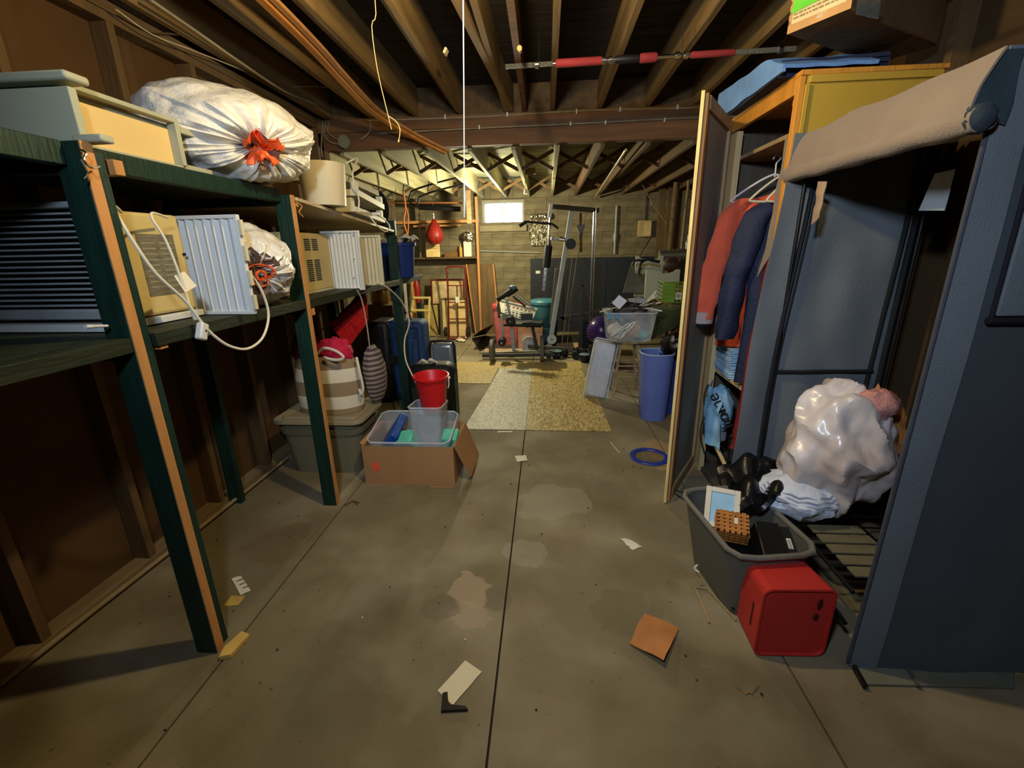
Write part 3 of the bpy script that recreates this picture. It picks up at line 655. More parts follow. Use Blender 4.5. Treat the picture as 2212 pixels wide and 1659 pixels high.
part(sb, 'bag_bottom', MB().lathe([(.0, .0), (.21, .0), (.225, .012)], (-1.565, 2.97, .440), 30, sx=1, sy=.56), M('canvas_white', (216, 204, 176), .85))
part(sb, 'rope_handle', MB().tube([PY(688, 763, 2.86), PY(700, 752, 2.84), PY(725, 758, 2.83), PY(742, 772, 2.83), PY(725, 778, 2.83), PY(700, 772, 2.84)], .010, 8, smooth=5), cordm)
part(sb, 'rope_handle', MB().tube([PY(770, 772, 2.93), PY(776, 800, 2.9), PY(784, 835, 2.9), PY(781, 852, 2.9), PY(776, 840, 2.91)], .010, 8, smooth=5), cordm)
solo('pink_cloth', MB().ell((-1.50, 2.99, .865), (.13, .09, .10), 30, 18, lambda d, t, p: 1+.22*noise.noise(d*3)+.08*noise.noise(d*9)), M('pink_cloth', (196, 26, 66), .8, bump=.4), 'bright pink cloth stuffed in the striped tote', 'cloth')
solo('magenta_cloth', MB().ell((-1.70, 3.0, .87), (.12, .09, .12), 30, 18, lambda d, t, p: 1+.25*noise.noise(d*3+V((4, 0, 0)))+.08*noise.noise(d*9)), M('magenta_cloth', (120, 18, 66), .85, bump=.4), 'dark magenta cloth at the left side of the striped tote', 'cloth')
# red textured plastic sheet leaning
redtex = M('red_embossed_plastic', (170, 22, 20), .3, var=.3, scale=60, bump=1.0, bscale=90)
rt = thing('red_mesh_mat', 'red embossed plastic mat rolled and leaning under the middle shelf', 'mat', (-1.5, 3.4, .9))
A = PY(712, 700, 3.28); B = PY(792, 636, 3.5); Cc = PY(796, 692, 3.42); D = PY(752, 752, 3.2)
part(rt, 'mat_face', MB().quadsheet(A, B, Cc, D, 14, 12, .006, .02, 8), redtex)
m = MB()
for i in range(15):
    for j in range(6):
        u = (i+.5)/15; v = (j+.5)/6; p = A.lerp(B, u).lerp(D.lerp(Cc, u), v); m.cbox(p+V((0, -.006, 0)), (.014, .008, .016))
part(rt, 'studs', m, redpl, kind='stuff')
part(rt, 'mat_back', MB().quadsheet(PY(690, 720, 3.3), PY(770, 640, 3.55), B, A, 10, 6, .006, .02, 6), redtex)
# patterned bag
solo('patterned_bag', MB().ell((-1.30, 3.18, .645), (.08, .13, .205), 30, 20, lambda d, t, p: 1+.1*noise.noise(d*3)+.12*abs(d.z)**3), bands('chevron', (74, 62, 60), (146, 132, 124), 28, 'Z'), 'brown and grey zigzag patterned bag behind the striped tote', 'bag')
# blue suitcase
su = thing('suitcase', 'large blue and black upright suitcase behind the third post', 'suitcase', (-1.52, 4.5, 0))
bluecl = M('blue_nylon', (34, 66, 112), .7, bump=.3, bscale=60)
part(su, 'shell', MB().box(-1.72, 4.36, .03, -1.24, 4.66, .86), bluecl, bev=.05)
part(su, 'front_pocket', MB().box(-1.56, 4.31, .10, -1.30, 4.36, .70), bluecl, bev=.03)
part(su, 'side_panel', MB().box(-1.79, 4.30, .03, -1.58, 4.66, .87), black, 'black side panel', bev=.04)
part(su, 'strap', MB().quadsheet((-1.60, 4.30, .55), (-1.46, 4.302, .50), (-1.40, 4.302, .42), (-1.60, 4.30, .44), 4, 4, .01), black)
part(su, 'handle', MB().tube([(-1.56, 4.5, .86), (-1.55, 4.5, .93), (-1.42, 4.5, .93), (-1.40, 4.5, .86)], .014, 8, smooth=4), darkred)
part(su, 'zip', MB().tube([(-1.57, 4.355, .12), (-1.57, 4.355, .80), (-1.29, 4.355, .80), (-1.29, 4.355, .12)], .005, 6), bindm)
for x in (-1.7, -1.3): part(su, 'wheel', MB().cyl((x-.015, 4.42, .032), (x+.015, 4.42, .032), .03), black)
sc = thing('silver_case', 'small silver and black rolling case standing behind the black duffel bag', 'case', (-1.06, 4.65, 0))
part(sc, 'shell', MB().box(-1.22, 4.55, .03, -.98, 4.74, .60), M('silver_shell', (150, 160, 172), .3, metal=.5), bev=.04)
part(sc, 'trim', MB().tube([(-1.23, 4.56, .06), (-1.23, 4.56, .56), (-1.17, 4.56, .62), (-1.03, 4.56, .62), (-.97, 4.56, .56), (-.97, 4.56, .06)], .014, 8, smooth=3), black)
for x in (-1.18, -1.02): part(sc, 'wheel', MB().cyl((x-.01, 4.58, .03), (x+.01, 4.58, .03), .03), black)
df = thing('black_suitcase', 'black soft suitcase with pale ribbon behind the red bucket', 'suitcase', (-1.0, 3.75, 0))
part(df, 'body', MB().box(-1.21, 3.60, .02, -.79, 3.88, .60), black, bev=.08)
part(df, 'front_pocket', MB().box(-1.16, 3.565, .06, -.84, 3.60, .42), M('black_nylon', (22, 30, 30), .6), bev=.015)
part(df, 'side_stripe', MB().box(-.792, 3.66, .10, -.786, 3.69, .5), M('olive_strap', (60, 90, 40), .7), 'green edge strap')
part(df, 'ribbon', MB().tube([(-1.10, 3.70, .60), (-1.06, 3.66, .64), (-1.02, 3.68, .61), (-.99, 3.64, .65), (-.96, 3.68, .62), (-1.0, 3.7, .63), (-.95, 3.72, .60)], .012, 8, smooth=4), paperm, 'pale cloth ribbon on the handle')
solo('brown_box', MB().box(-2.30, 5.0, 0, -1.75, 5.4, .95), cardd, 'dark brown cardboard box far behind the blue suitcase', 'box', bev=.004)
solo('brass_pot', MB().lathe([(.09, 0), (.11, .06), (.10, .16), (.12, .17), (.10, .165), (.08, .02)], (-1.93, 5.12, .95), 24), M('brass', (150, 120, 60), .35, metal=.8), 'brass pot on the dark brown box behind the suitcase', 'pot')
solo('slippers_on_floor', MB().ell((-1.17, 3.40, .05), (.05, .10, .05), 14, 10), paperm, 'pale crumpled bag on the floor behind the cardboard box', 'bag')

# cardboard box with tubs
cx0, cx1, cy0, cy1, ch = -1.243, -.615, 2.67, 3.14, .285
bx = thing('cardboard_box', 'open brown cardboard box with an orange sticker on the floor', 'box', ((cx0+cx1)/2, 2.9, 0))
part(bx, 'wall', MB().box(cx0, cy0, .006, cx1, cy0+.006, ch), cardb)
part(bx, 'wall', MB().box(cx0, cy1-.006, .006, cx1, cy1, ch), cardb)
part(bx, 'wall', MB().box(cx0, cy0+.006, .006, cx0+.006, cy1-.006, ch), cardb)
part(bx, 'wall', MB().box(cx1-.006, cy0+.006, .006, cx1, cy1-.006, ch), cardb)
part(bx, 'bottom', MB().box(cx0, cy0, 0, cx1, cy1, .006), cardb)
part(bx, 'flap', MB().hexa([(cx1, cy0+.02, ch), (cx1+.006, cy0+.02, ch), (cx1+.006, cy1-.02, ch), (cx1, cy1-.02, ch)], [(cx1+.095, cy0+.07, .03), (cx1+.101, cy0+.07, .03), (cx1+.101, cy1-.03, .03), (cx1+.095, cy1-.03, .03)]), cardb)
part(bx, 'flap', MB().hexa([(cx0, cy0+.02, ch), (cx0+.005, cy0+.02, ch), (cx0+.005, cy1, ch), (cx0, cy1, ch)], [(cx0-.03, cy0+.04, ch+.005), (cx0-.028, cy0+.04, ch+.01), (cx0-.028, cy1-.03, ch+.01), (cx0-.03, cy1-.03, ch+.005)]), cardb)
st = PY(812, 1008, cy0-.001)
part(bx, 'sticker', MB().cbox((0, 0, 0), (.04, .001, .062), T(*st) @ RY(-.35)), M('orange_sticker', (232, 84, 52), .6), 'orange price sticker')
solo('cardboard_strip', MB().cbox((-.70, 2.64, .0045), (.16, .012, .004)), cardb, 'thin cardboard strip on floor in front of the open box', 'cardboard')
ct = thing('clear_tub', 'wide clear plastic tub resting tilted inside the cardboard box', 'tub', (-.92, 2.92, .06))
Rt = T(-.925, 2.905, .13) @ RX(.22)
part(ct, 'tub', MB().tapbox((0, 0, 0), .52, .33, .575, .385, 0, .235, th=.004, m=Rt, r=.14), clearp)
part(ct, 'rim', MB(Rt).tube([(x, y, .235) for x, y in ((-.285, -.16), (-.25, -.195), (.25, -.195), (.285, -.16), (.285, .16), (.25, .195), (-.25, .195), (-.285, .16))], .006, 6, closed=True), M('clear_rim', (206, 214, 222), .3, alpha=.6))
solo('blue_organizer', MB(T(-1.10, 2.87, .275) @ RX(.25) @ RY(-.95)).box(-.11, -.13, -.03, .13, .13, .03), M('royal_blue_plastic', (24, 74, 158), .5), 'royal blue flat container leaning in the clear tub', 'container', bev=.012)
solo('teal_container', MB(T(-1.0, 2.81, .255) @ RX(.55) @ RY(-.25)).box(-.10, -.05, -.07, .10, .06, .065), M('mint_plastic', (98, 198, 172), .5), 'mint green plastic container left of the tall clear bin', 'container', bev=.015)
solo('teal_container', MB(T(-.672, 2.84, .255) @ RX(.3)).box(-.05, -.05, -.08, .06, .07, .065), MT['mint_plastic'], 'mint green plastic container right of the tall clear bin', 'container', bev=.012)
nb = thing('narrow_clear_bin', 'tall narrow clear bin holding the red bucket', 'bin', (-.82, 2.9, .2))
Rn = T(-.822, 2.86, .175) @ RX(-.10)
part(nb, 'bin', MB().tapbox((0, 0, 0), .19, .20, .235, .25, 0, .34, th=.004, m=Rn, r=.16), clearp)
part(nb, 'rim', MB(Rn).tube([(x, y, .34) for x, y in ((-.115, -.10), (-.095, -.125), (.095, -.125), (.115, -.10), (.115, .10), (.095, .125), (-.095, .125), (-.115, .10))], .006, 6, closed=True), MT['clear_rim'])
rb = thing('red_bucket', 'bright red plastic bucket sitting in the narrow clear bin', 'bucket', (-.79, 2.92, .48))
Rb = T(-.795, 2.93, .475) @ RX(.06)
part(rb, 'pail', MB().lathe([(.084, 0), (.086, .01), (.112, .225), (.124, .228), (.126, .243), (.118, .246), (.108, .235), (.082, .012)], (0, 0, 0), 40, m=Rb), redpl)
part(rb, 'handle', MB(Rb).tube([(.122, 0, .22), (.13, -.03, .19), (.128, -.06, .17)], .003, 6, smooth=3).ell((.125, -.0, .225), (.012, .012, .014), 10, 8), paperm, 'pale handle lug')
# floor scraps
def scrap(name, pts, mat, label, cat, z=.003, th=.0012, amp=.004):
    q = [PF(a, b, z) for a, b in pts]
    return solo(name, MB().quadsheet(*q, 6, 6, th, amp, 30), mat, label, cat)
scrap('price_tag', [(500, 1250), (520, 1243), (542, 1276), (520, 1286)], paperm, 'white printed paper tag on floor beside the near post', 'tag')
m = MB()
for i in range(3):
    a = PF(510+i*7, 1256+i*7, .0062); b = PF(524+i*6, 1250+i*8, .0062); m.bar(a, b, .004, .0004)
solo('tag_lettering', m, black, 'faint dark print lines on the white paper tag', 'print')
scrap('paper_note', [(484, 1308), (500, 1286), (530, 1288), (514, 1308)], M('yellow_paper', (196, 164, 84), .8), 'yellow paper slip on floor below the white tag', 'paper')
scrap('paper_scrap', [(1112, 985), (1136, 983), (1139, 995), (1117, 997)], paperm, 'small white paper scrap on the middle floor seam', 'paper')
scrap('wood_chip', [(1340, 1164), (1352, 1162), (1388, 1180), (1366, 1188)], paperm, 'curled pale wood shaving right of the centre seam', 'wood scrap', amp=.01)
solo('wood_offcut', MB().prism([PF(474, 1428, .0), PF(486, 1405, .0), PF(524, 1371, .0), (PF(541, 1378, .0)), PF(500, 1422, .0)], (0, 0, .022)), M('yellow_pine', (214, 178, 96), .7), 'yellowish wood offcut with cut tip by the near post foot', 'wood offcut', bev=.003)
scrap('white_card', [(945, 1492), (1005, 1427), (1041, 1451), (978, 1524)], M('white_card', (216, 204, 168), .7, var=.03), 'blank cream card lying on the near floor left of seam', 'card', z=.004, th=.002, amp=.002)
solo('metal_bracket', MB().prism([PF(*p, .001) for p in ((956, 1502), (967, 1499), (969, 1526), (1006, 1530), (1011, 1537), (953, 1540))], (0, 0, .012)), blacksteel, 'small black angle bracket touching the blank cream card', 'bracket')
solo('cardboard_piece', MB().quadsheet(PF(1360, 1389, .012), PF(1392, 1322, .028), PF(1466, 1357, .012), PF(1434, 1428, .03), 10, 10, .004, .012, 14, 3), M('orange_cardboard', (180, 118, 66), .85), 'torn square of brown cardboard on floor before the red bin', 'cardboard')
for i, (px, py, lab) in enumerate(((525, 1082, 'tiny white crumb near the wall under the shelves'), (1005, 1381, 'tiny white crumb left of the seam in the foreground'), (783, 1334, 'tiny white crumb on the open floor at left'))):
    solo('crumb', MB().ell(PF(px, py, .004), (.008 if i == 0 else .004, .006 if i == 0 else .004, .004), 8, 6), paperm, lab, 'crumb')
rnd = random.Random(4); m = MB()
for i in range(60):
    x = rnd.uniform(-1.9, .9); y = rnd.uniform(1.0, 4.5); s = rnd.uniform(.002, .006)
    m.ell((x, y, s*.4), (s, s*rnd.uniform(.6, 1.4), s*.5), 6, 4)
solo('grit', m, seamm, 'scattered dark grit on the concrete floor', 'grit', kind='stuff')
solo('twig_debris', MB().tube([PF(745, 1092, .005), PF(762, 1083, .006), PF(776, 1086, .005)], .004, 6, smooth=3).tube([PF(760, 1080, .005), PF(772, 1090, .006)], .003, 6), joistdark, 'small brown debris at foot of the second post', 'debris')
solo('cable_on_floor', MB().tube([PF(0, 1478, .03), PF(200, 1320, .03), PF(400, 1165, .03), PF(620, 990, .03)], .011, 8), M('pale_conduit', (150, 132, 98), .6), 'pale conduit running along the foot of the left wall', 'conduit')

# ------------------------------------------------------------------ right side: wooden closet with open door
wx, wy0, wy1, wtop = 1.10, 2.33, 3.07, 2.265
dy = .58
cl = thing('wooden_closet', 'tall ochre painted wooden closet with its door standing open', 'closet', (1.39, 2.7, 0))
part(cl, 'side_panel', MB().box(wx+.03, wy0, .0, wx+dy, wy0+.015, wtop-.02), ochre)
part(cl, 'side_panel', MB().box(wx+.03, wy1-.015, .0, wx+dy, wy1, wtop-.02), doorp)
part(cl, 'back_panel', MB().box(wx+dy-.01, wy0+.015, .0, wx+dy, wy1-.015, wtop-.02), doorp)
part(cl, 'top_panel', MB().box(wx, wy0-.01, wtop-.02, wx+dy+.02, wy1+.01, wtop), ochrew, bev=.002)
part(cl, 'front_rail', MB().box(wx, wy0+.03, wtop-.085, wx+.025, wy1-.005, wtop-.021), ochrew, bev=.002)
part(cl, 'front_stile', MB().box(wx, wy0-.004, .0, wx+.025, wy0+.03, wtop-.021), ochrew, bev=.002)
part(cl, 'front_stile', MB().box(wx-.005, 2.96, .0, wx+.03, 3.055, 2.17), palew, 'pale unpainted stile', bev=.002)
part(cl, 'edge_moulding', MB().box(wx+.04, wy0-.012, 2.215, wx+dy, wy0-.001, 2.244).box(wx+.026, wy0-.010, .4, wx+.045, wy0-.001, 2.21), ochre, bev=.002)
part(cl, 'catch', MB().box(wx+.026, 2.36, 2.15, wx+.06, 2.42, 2.175), tanw)
part(cl, 'hanging_rod', MB().cyl((1.38, wy0+.015, 1.93), (1.38, wy1-.015, 1.93), .014), chrome)
part(cl, 'shelf', MB().box(wx+.03, wy0+.016, 2.02, wx+dy-.011, wy1-.016, 2.04), doorw)
part(cl, 'shelf', MB().box(wx+.03, wy0+.016, .735, wx+dy-.011, wy1-.016, .755), palew)
part(cl, 'bottom_panel', MB().box(wx+.01, wy0+.016, .0, wx+dy-.011, wy1-.016, .03), doorp)
dA = V((1.085, 3.075, 0)); dB = V((.745, 2.49, 0)); dv = (dB-dA).normalized(); dn = V((-dv.y, dv.x, 0))
if dn.x < 0: dn = -dn
doorin = M('door_inner_panel', (140, 136, 126), .8, var=.16, scale=4, stretch=(8, 8, .7))
ang = math.atan2(dv.y, dv.x); Ld = (dB-dA).length; RD = T(dA.x, dA.y, 0) @ RZ(ang)
# local door: x along width, y thickness
s_ = -1 if (RZ(ang) @ V((0, 1, 0))).x < 0 else 1
s_ = s_ if (RZ(ang) @ V((0, s_, 0))).dot(V((0, -1, 0))) > 0 else -s_
dp = part(cl, 'door', MB(RD).box(0, -.004, .02, Ld, .004, 2.245), doorin)
def dpart(nm, mb, mat, bev=.002, label=None):
    o = part(cl, nm, mb, mat, label, bev=bev); return o
dpart('door_stile', MB(RD).box(Ld-.06, .004*s_, .02, Ld-.022, .018*s_, 2.245), tanw)
dpart('door_stile', MB(RD).box(.0, .004*s_, .02, .06, .022*s_, 2.245), doorw)
dpart('door_rail', MB(RD).box(.06, .004*s_, 2.185, Ld-.075, .020*s_, 2.245), doorw)
dpart('door_rail', MB(RD).box(.06, .004*s_, .02, Ld-.075, .020*s_, .09), doorw)
dpart('door_edge', MB(RD).box(Ld-.0038, -.010, .02, Ld+.004, .006, 2.25), M('pale_edge', (226, 200, 130), .6, stretch=WZ), 0, 'pale free edge')
dpart('door_outer_skin', MB(RD).box(0, -.0085*s_, .02, Ld, -.0045*s_, 2.245), ochre, 0)
for z in (.3, 1.2, 2.0): dpart('hinge', MB(T(dA.x-.0, dA.y-.01, z)).cyl((0, 0, -.035), (0, 0, .035), .007), chrome, 0)
# blue blanket on the closet, box above
solo('blue_blanket', MB().sheet(lambda u, v: V((1.035+.50*max(0, u-.22), 2.345+.80*v, 2.268+(.085+.055*v)*min(1, u/.2)**.6*(.25+.75*min(1, v*5)) + .010*noise.noise(V((u*4, v*5, 1))))), 28, 26, .014),
     M('blue_cloth', (108, 152, 212), .85, bump=.2), 'light blue blanket bundled on top of the ochre closet', 'blanket')
blm = MB()
for i in range(4): blm.quadsheet((1.03+.01*i, 2.40+.01*i, 2.268+.02*i), (1.05, 3.0-.02*i, 2.268+.02*i), (1.5, 3.0, 2.275+.02*i), (1.5, 2.4, 2.275+.02*i), 6, 6, .016, .004, 4, i)
solo('navy_blanket', blm, M('navy_cloth2', (30, 38, 64), .9, bump=.2), 'navy folded blanket layers beneath the light blue blanket', 'blanket')
zc = 2.395
P0 = PF(1700, 75, zc); P1 = PF(1838, 18, zc); ex = (P1-P0); wbx = ex.length; ex = ex.normalized(); ez = V((0, 0, 1)); ey = ez.cross(ex).normalized()
if ey.x < 0: ey = -ey
def bxp(a, b, c): return P0+ex*a+ey*b+ez*c
lb = thing('long_carton', 'long cardboard carton with printed end label wedged under the joists', 'carton', bxp(wbx/2, .5, 0))
part(lb, 'carton_body', MB().hexa([bxp(0, 0, 0), bxp(wbx, 0, 0), bxp(wbx, .74, 0), bxp(0, .74, 0)], [bxp(0, 0, .27), bxp(wbx, 0, .27), bxp(wbx, .74, .27), bxp(0, .74, .27)]), M('dark_carton', (112, 84, 48), .85), bev=.006)
part(lb, 'end_label', MB().hexa([bxp(.015, -.002, .03), bxp(wbx-.02, -.002, .03), bxp(wbx-.02, -.001, .03), bxp(.015, -.001, .03)], [bxp(.015, -.002, .22), bxp(wbx-.02, -.002, .22), bxp(wbx-.02, -.001, .22), bxp(.015, -.001, .22)]), M('end_label_paper', (236, 214, 160), .6))
part(lb, 'end_face', MB().hexa([bxp(0, -.001, 0), bxp(wbx, -.001, 0), bxp(wbx, 0, 0), bxp(0, 0, 0)], [bxp(0, -.001, .27), bxp(wbx, -.001, .27), bxp(wbx, 0, .27), bxp(0, 0, .27)]), M('kraft_end', (206, 156, 96), .6))
part(lb, 'green_sticker', MB().hexa([bxp(.008, -.005, .068), bxp(.125, -.005, .075), bxp(.125, -.0036, .075), bxp(.008, -.0036, .068)], [bxp(.02, -.005, .13), bxp(.13, -.005, .14), bxp(.13, -.0036, .14), bxp(.02, -.0036, .13)]), M('fluorescent_green', (110, 226, 60), .6))
m = MB(); rnd = random.Random(2)
for r_ in range(5):
    a = .02
    while a < wbx-.05:
        l = rnd.uniform(.006, .022); m.hexa([bxp(a, -.0035, .045+r_*.014), bxp(a+l, -.0035, .045+r_*.014), bxp(a+l, -.002, .045+r_*.014), bxp(a, -.002, .045+r_*.014)], [bxp(a, -.0035, .051+r_*.014), bxp(a+l, -.0035, .051+r_*.014), bxp(a+l, -.002, .051+r_*.014), bxp(a, -.002, .051+r_*.014)]); a += l+.005
part(lb, 'label_print', m, M('label_brown_ink', (160, 136, 92), .6), kind='stuff')
def text(name, s, M4, size, mat, root=None, label=None, cat=None, depth=.0006, align='CENTER'):
    cu = bpy.data.curves.new('t', 'FONT'); cu.body = s; cu.size = size; cu.extrude = depth; cu.align_x = align; cu.align_y = 'CENTER'
    o = bpy.data.objects.new('t', cu); C.objects.link(o); me = bpy.data.meshes.new_from_object(o.evaluated_get(bpy.context.evaluated_depsgraph_get()))
    C.objects.unlink(o); bpy.data.objects.remove(o)
    mb = MB(); mb.v = [M4 @ v.co for v in me.vertices]; mb.f = [tuple(p.vertices) for p in me.polygons]
    if root: return part(root, name, mb, mat, label, smooth=False)
    return solo(name, mb, mat, label, cat)
RTX = Matrix((ex, ez, ex.cross(ez))).transposed().to_4x4()
text('size_lettering', '48"', T(*bxp(wbx*.55, -.002, .018)) @ RTX, .026, paperm, lb)
# staples & tape
m = MB()
for i in range(5): m.tube([bxp(-.001, -.003, .03+i*.035), bxp(.006, -.006, .037+i*.035), bxp(.002, -.003, .045+i*.035)], .0012, 5)
part(lb, 'staples', m, blacksteel, kind='stuff')
part(lb, 'packing_tape', MB().quadsheet(PF(1848, 30, zc-.003), PF(1898, 42, zc-.003), PF(1905, -20, zc-.003), PF(1855, -20, zc-.003), 8, 6, .002, .004, 40), M('clear_tape', (170, 190, 190), .2, alpha=.8), 'clear packing tape strip')
solo('plywood_sheet', MB().box(1.18, 1.15, 2.655, 1.79, 2.05, 2.685), plyd, 'dark plywood sheet lying under the joists above the grey wardrobe', 'plywood')

# clothes
def garment(name, label, y, xs_, xe, zt, zb_, cuff, mat, th=.055, sleeve=True, seed=0, cuffmat=None):
    t = thing(name, label, 'clothing', ((xs_+xe)/2, y, zb_))
    def body(u, v):
        a = 2*math.pi*u; k = 1+.10*math.sin(a*4+seed+v*2)+.12*noise.noise(V((math.cos(a)*2, math.sin(a)*2, v*2+seed)))
        wd = (xe-xs_-.14)/2*(.75+.3*min(1, v*3)); cx = (xs_+xe)/2+.04
        return V((cx+wd*math.cos(a)*(.25 if v < .01 else 1)*(1+.03*math.sin(v*7)), y+th*k*math.sin(a), zt-(zt-zb_)*v-.02*abs(math.cos(a))*(1-v)))
    part(t, 'body', MB().sheet(body, 48, 22, .005), mat)
    if sleeve:
        path = [V((xs_+.18, y, zt-.04)), V((xs_+.10, y, zt-.12)), V((xs_+.055, y-.01, zt-.30)), V((xs_+.03, y-.01, (zt+cuff)/2-.05)), V((xs_+.012, y-.01, cuff+.12)), V((xs_+.0, y-.015, cuff))]
        mb = MB(); pp = spline(path, 5); n = 18; vs = []
        for i, p in enumerate(pp):
            f = i/(len(pp)-1); R = .075-.02*f+.004*math.sin(i*1.3+seed)
            for j in range(n):
                a = 2*math.pi*j/n; rr = R*(1+.13*math.sin(a*3+seed+f*4)+.14*noise.noise(V((a, f*4, seed))))
                vs.append(p+V((rr*math.cos(a), rr*.75*math.sin(a), 0)))
        fs = [(i*n+j, i*n+(j+1) % n, (i+1)*n+(j+1) % n, (i+1)*n+j) for i in range(len(pp)-1) for j in range(n)]
        mb.add(vs, fs+[tuple(range(n))]); part(t, 'sleeve', mb, mat)
        if cuffmat:
            part(t, 'cuff', MB().lathe([(.058, 0), (.060, .06), (.05, .07)], (xs_+.0, y-.015, cuff-.03), 18, sy=.75), cuffmat, 'paler grey cuff')
            part(t, 'cuff_piping', MB().lathe([(.060, 0), (.062, .006), (.059, .012)], (xs_+.0, y-.015, cuff-.04), 18, sy=.75), bindm)
    return t
def hanger(name, label, y, xc, z, mat, span=.36):
    return solo(name, MB().tube([(xc-span/2, y, z-.10), (xc-.04, y, z), (xc+.04, y, z), (xc+span/2, y, z-.10), (xc+span/2-.02, y, z-.125), (xc-span/2+.02, y, z-.125)], .006, 8, closed=True, smooth=4)
         .tube([(xc, y, z), (xc, y, z+.04), (xc-.0, y, z+.07), (xc+.02, y, z+.095), (xc-.005, y, z+.115), (xc-.022, y, z+.09)], .004, 6, smooth=4), mat, label, 'hanger')
garment('rust_shirt', 'rust red long sleeved shirt with pale cuff hanging in the closet opening', 2.80, .955, 1.56, 1.83, .95, 1.12, M('rust_cloth', (222, 92, 60), .9, bump=.3, bscale=60, sheen=.2), seed=1, cuffmat=M('pale_cuff', (176, 152, 144), .9))
garment('navy_jacket', 'dark navy jacket hanging in front of the rust shirt', 2.57, 1.0, 1.56, 1.79, .78, 1.04, M('navy_cloth', (24, 32, 58), .75, bump=.3, bscale=40), seed=4, th=.06)
garment('red_garment', 'long dark red garment hanging low between the jacket and the grey wardrobe', 2.46, 1.13, 1.56, 1.70, .35, .42, M('dark_red_cloth', (120, 28, 24), .9, bump=.3), seed=7, th=.04)
hanger('hanger', 'white plastic hanger carrying the rust shirt', 2.79, 1.26, 1.90, white, .40)
hanger('hanger', 'cream plastic hanger nearest the closet opening', 2.60, 1.25, 1.885, cream, .34)
hanger('hanger', 'cream plastic hanger partly behind the grey wardrobe edge', 2.50, 1.27, 1.875, cream, .30)
# stack of folded papers
rnd = random.Random(8); bluepap = M('pale_blue_paper', (166, 202, 226), .7, var=.08)
for i in range(13):
    z0 = .757+i*.0145
    o = solo('folded_sheet', MB().quadsheet((1.12+rnd.uniform(-.012, .012), 2.70, z0+.006), (1.12+rnd.uniform(-.012, .012), 2.95, z0+.006), (1.36, 2.95, z0+.006), (1.36, 2.70, z0+.006), 6, 6, .010, .004, 9, i), bluepap,
         'pale blue folded sheet in the stack on the closet shelf', 'paper', 'pale blue folded sheets stacked on the closet shelf')
# bag with cursive lettering hanging inside closet
pb = thing('shopping_bag', 'light blue plastic bag with black cursive lettering low in the closet', 'bag', (1.16, 2.74, .33))
def bagfn(u, v):
    x = 1.075+.02*math.sin(v*3); y0 = 2.93-.30*u
    c = V((1.10+.10*math.sin(u*math.pi)*-.35, 2.92-.26*u*(1-.35*(1-v)), .70-.40*v))
    return c+V((.03*noise.noise(V((u*3, v*4, 5))), 0, .02*noise.noise(V((u*4, 1, v)))-.06*(1-v)*u))
part(pb, 'bag_front', MB().sheet(bagfn, 24, 26, .002), M('light_blue_bag', (150, 196, 224), .35, bump=.4, bscale=20))
part(pb, 'bag_bulk', MB().ell((1.145, 2.87, .49), (.09, .10, .17), 24, 14, lambda d, t, p: 1+.15*noise.noise(d*3)), MT['light_blue_bag'])
pc_ = bagfn(.5, .5)
RB = Matrix((V((0, -.45, .9)).normalized(), V((0, .9, .45)).normalized()*1.0, V((-1, 0, 0)))).transposed().to_4x4()
rr_ = Matrix((V((0, .35, -.94)).normalized(), V((0, -.94, -.35)).normalized(), V((-1, 0, 0)))).transposed().to_4x4()
tp_ = PY(1556, 888, 2.74); nrm_ = V((CP.x-tp_.x, CP.y-tp_.y, .25)).normalized(); rt_ = V((0, 0, 1)).cross(nrm_).normalized(); up_ = nrm_.cross(rt_)
tX = (up_*.86-rt_*.5).normalized(); tY = nrm_.cross(tX)
text('lettering', 'home', T(*tp_) @ Matrix((tX, tY, nrm_)).transposed().to_4x4(), .105, black, pb, depth=.002)
part(pb, 'black_cord', MB().tube([bagfn(0.05, .1)-V((.02, 0, 0)), bagfn(.25, .25)-V((.03, 0, 0)), bagfn(.15, .6)-V((.03, 0, 0)), bagfn(.2, .95)-V((.03, 0, 0))], .004, 6, smooth=4)
     .tube([bagfn(.2, .6)-V((.03, 0, 0)), bagfn(.45, .9)-V((.03, 0, 0)), bagfn(.7, 1.0)-V((.03, .0, .06))], .005, 6, smooth=4), black)
# wire laundry basket
wbk = thing('wire_basket', 'dark wire basket on the closet floor beneath the blue bag', 'basket', (1.22, 2.7, .03))
for i in range(12):
    k = i/12*2*math.pi; part(wbk, 'wire', MB().tube([(1.25+.10*math.cos(k), 2.70+.16*math.sin(k), .035), (1.25+.14*math.cos(k), 2.70+.2*math.sin(k), .32)], .003, 6), blacksteel)
for z in (.04, .14, .23, .32):
    f = (z-.035)/.285; part(wbk, 'hoop', MB().tube([(1.25+(.10+.04*f)*math.cos(a), 2.70+(.16+.04*f)*math.sin(a), z) for a in [j*.314 for j in range(20)]], .003, 6, closed=True), blacksteel)
solo('broomstick', MB().cyl((1.09, 2.86, .36), (1.13, 2.56, .20), .013, 12), palew, 'pale wooden broom handle poking out below the blue bag', 'handle')
solo('grey_cloth', MB().ell((1.15, 2.84, .34), (.05, .09, .045), 20, 12, lambda d, t, p: 1+.2*noise.noise(d*4)), M('grey_cloth', (120, 126, 136), .9), 'grey cloth bundle beneath the blue lettered bag', 'cloth')

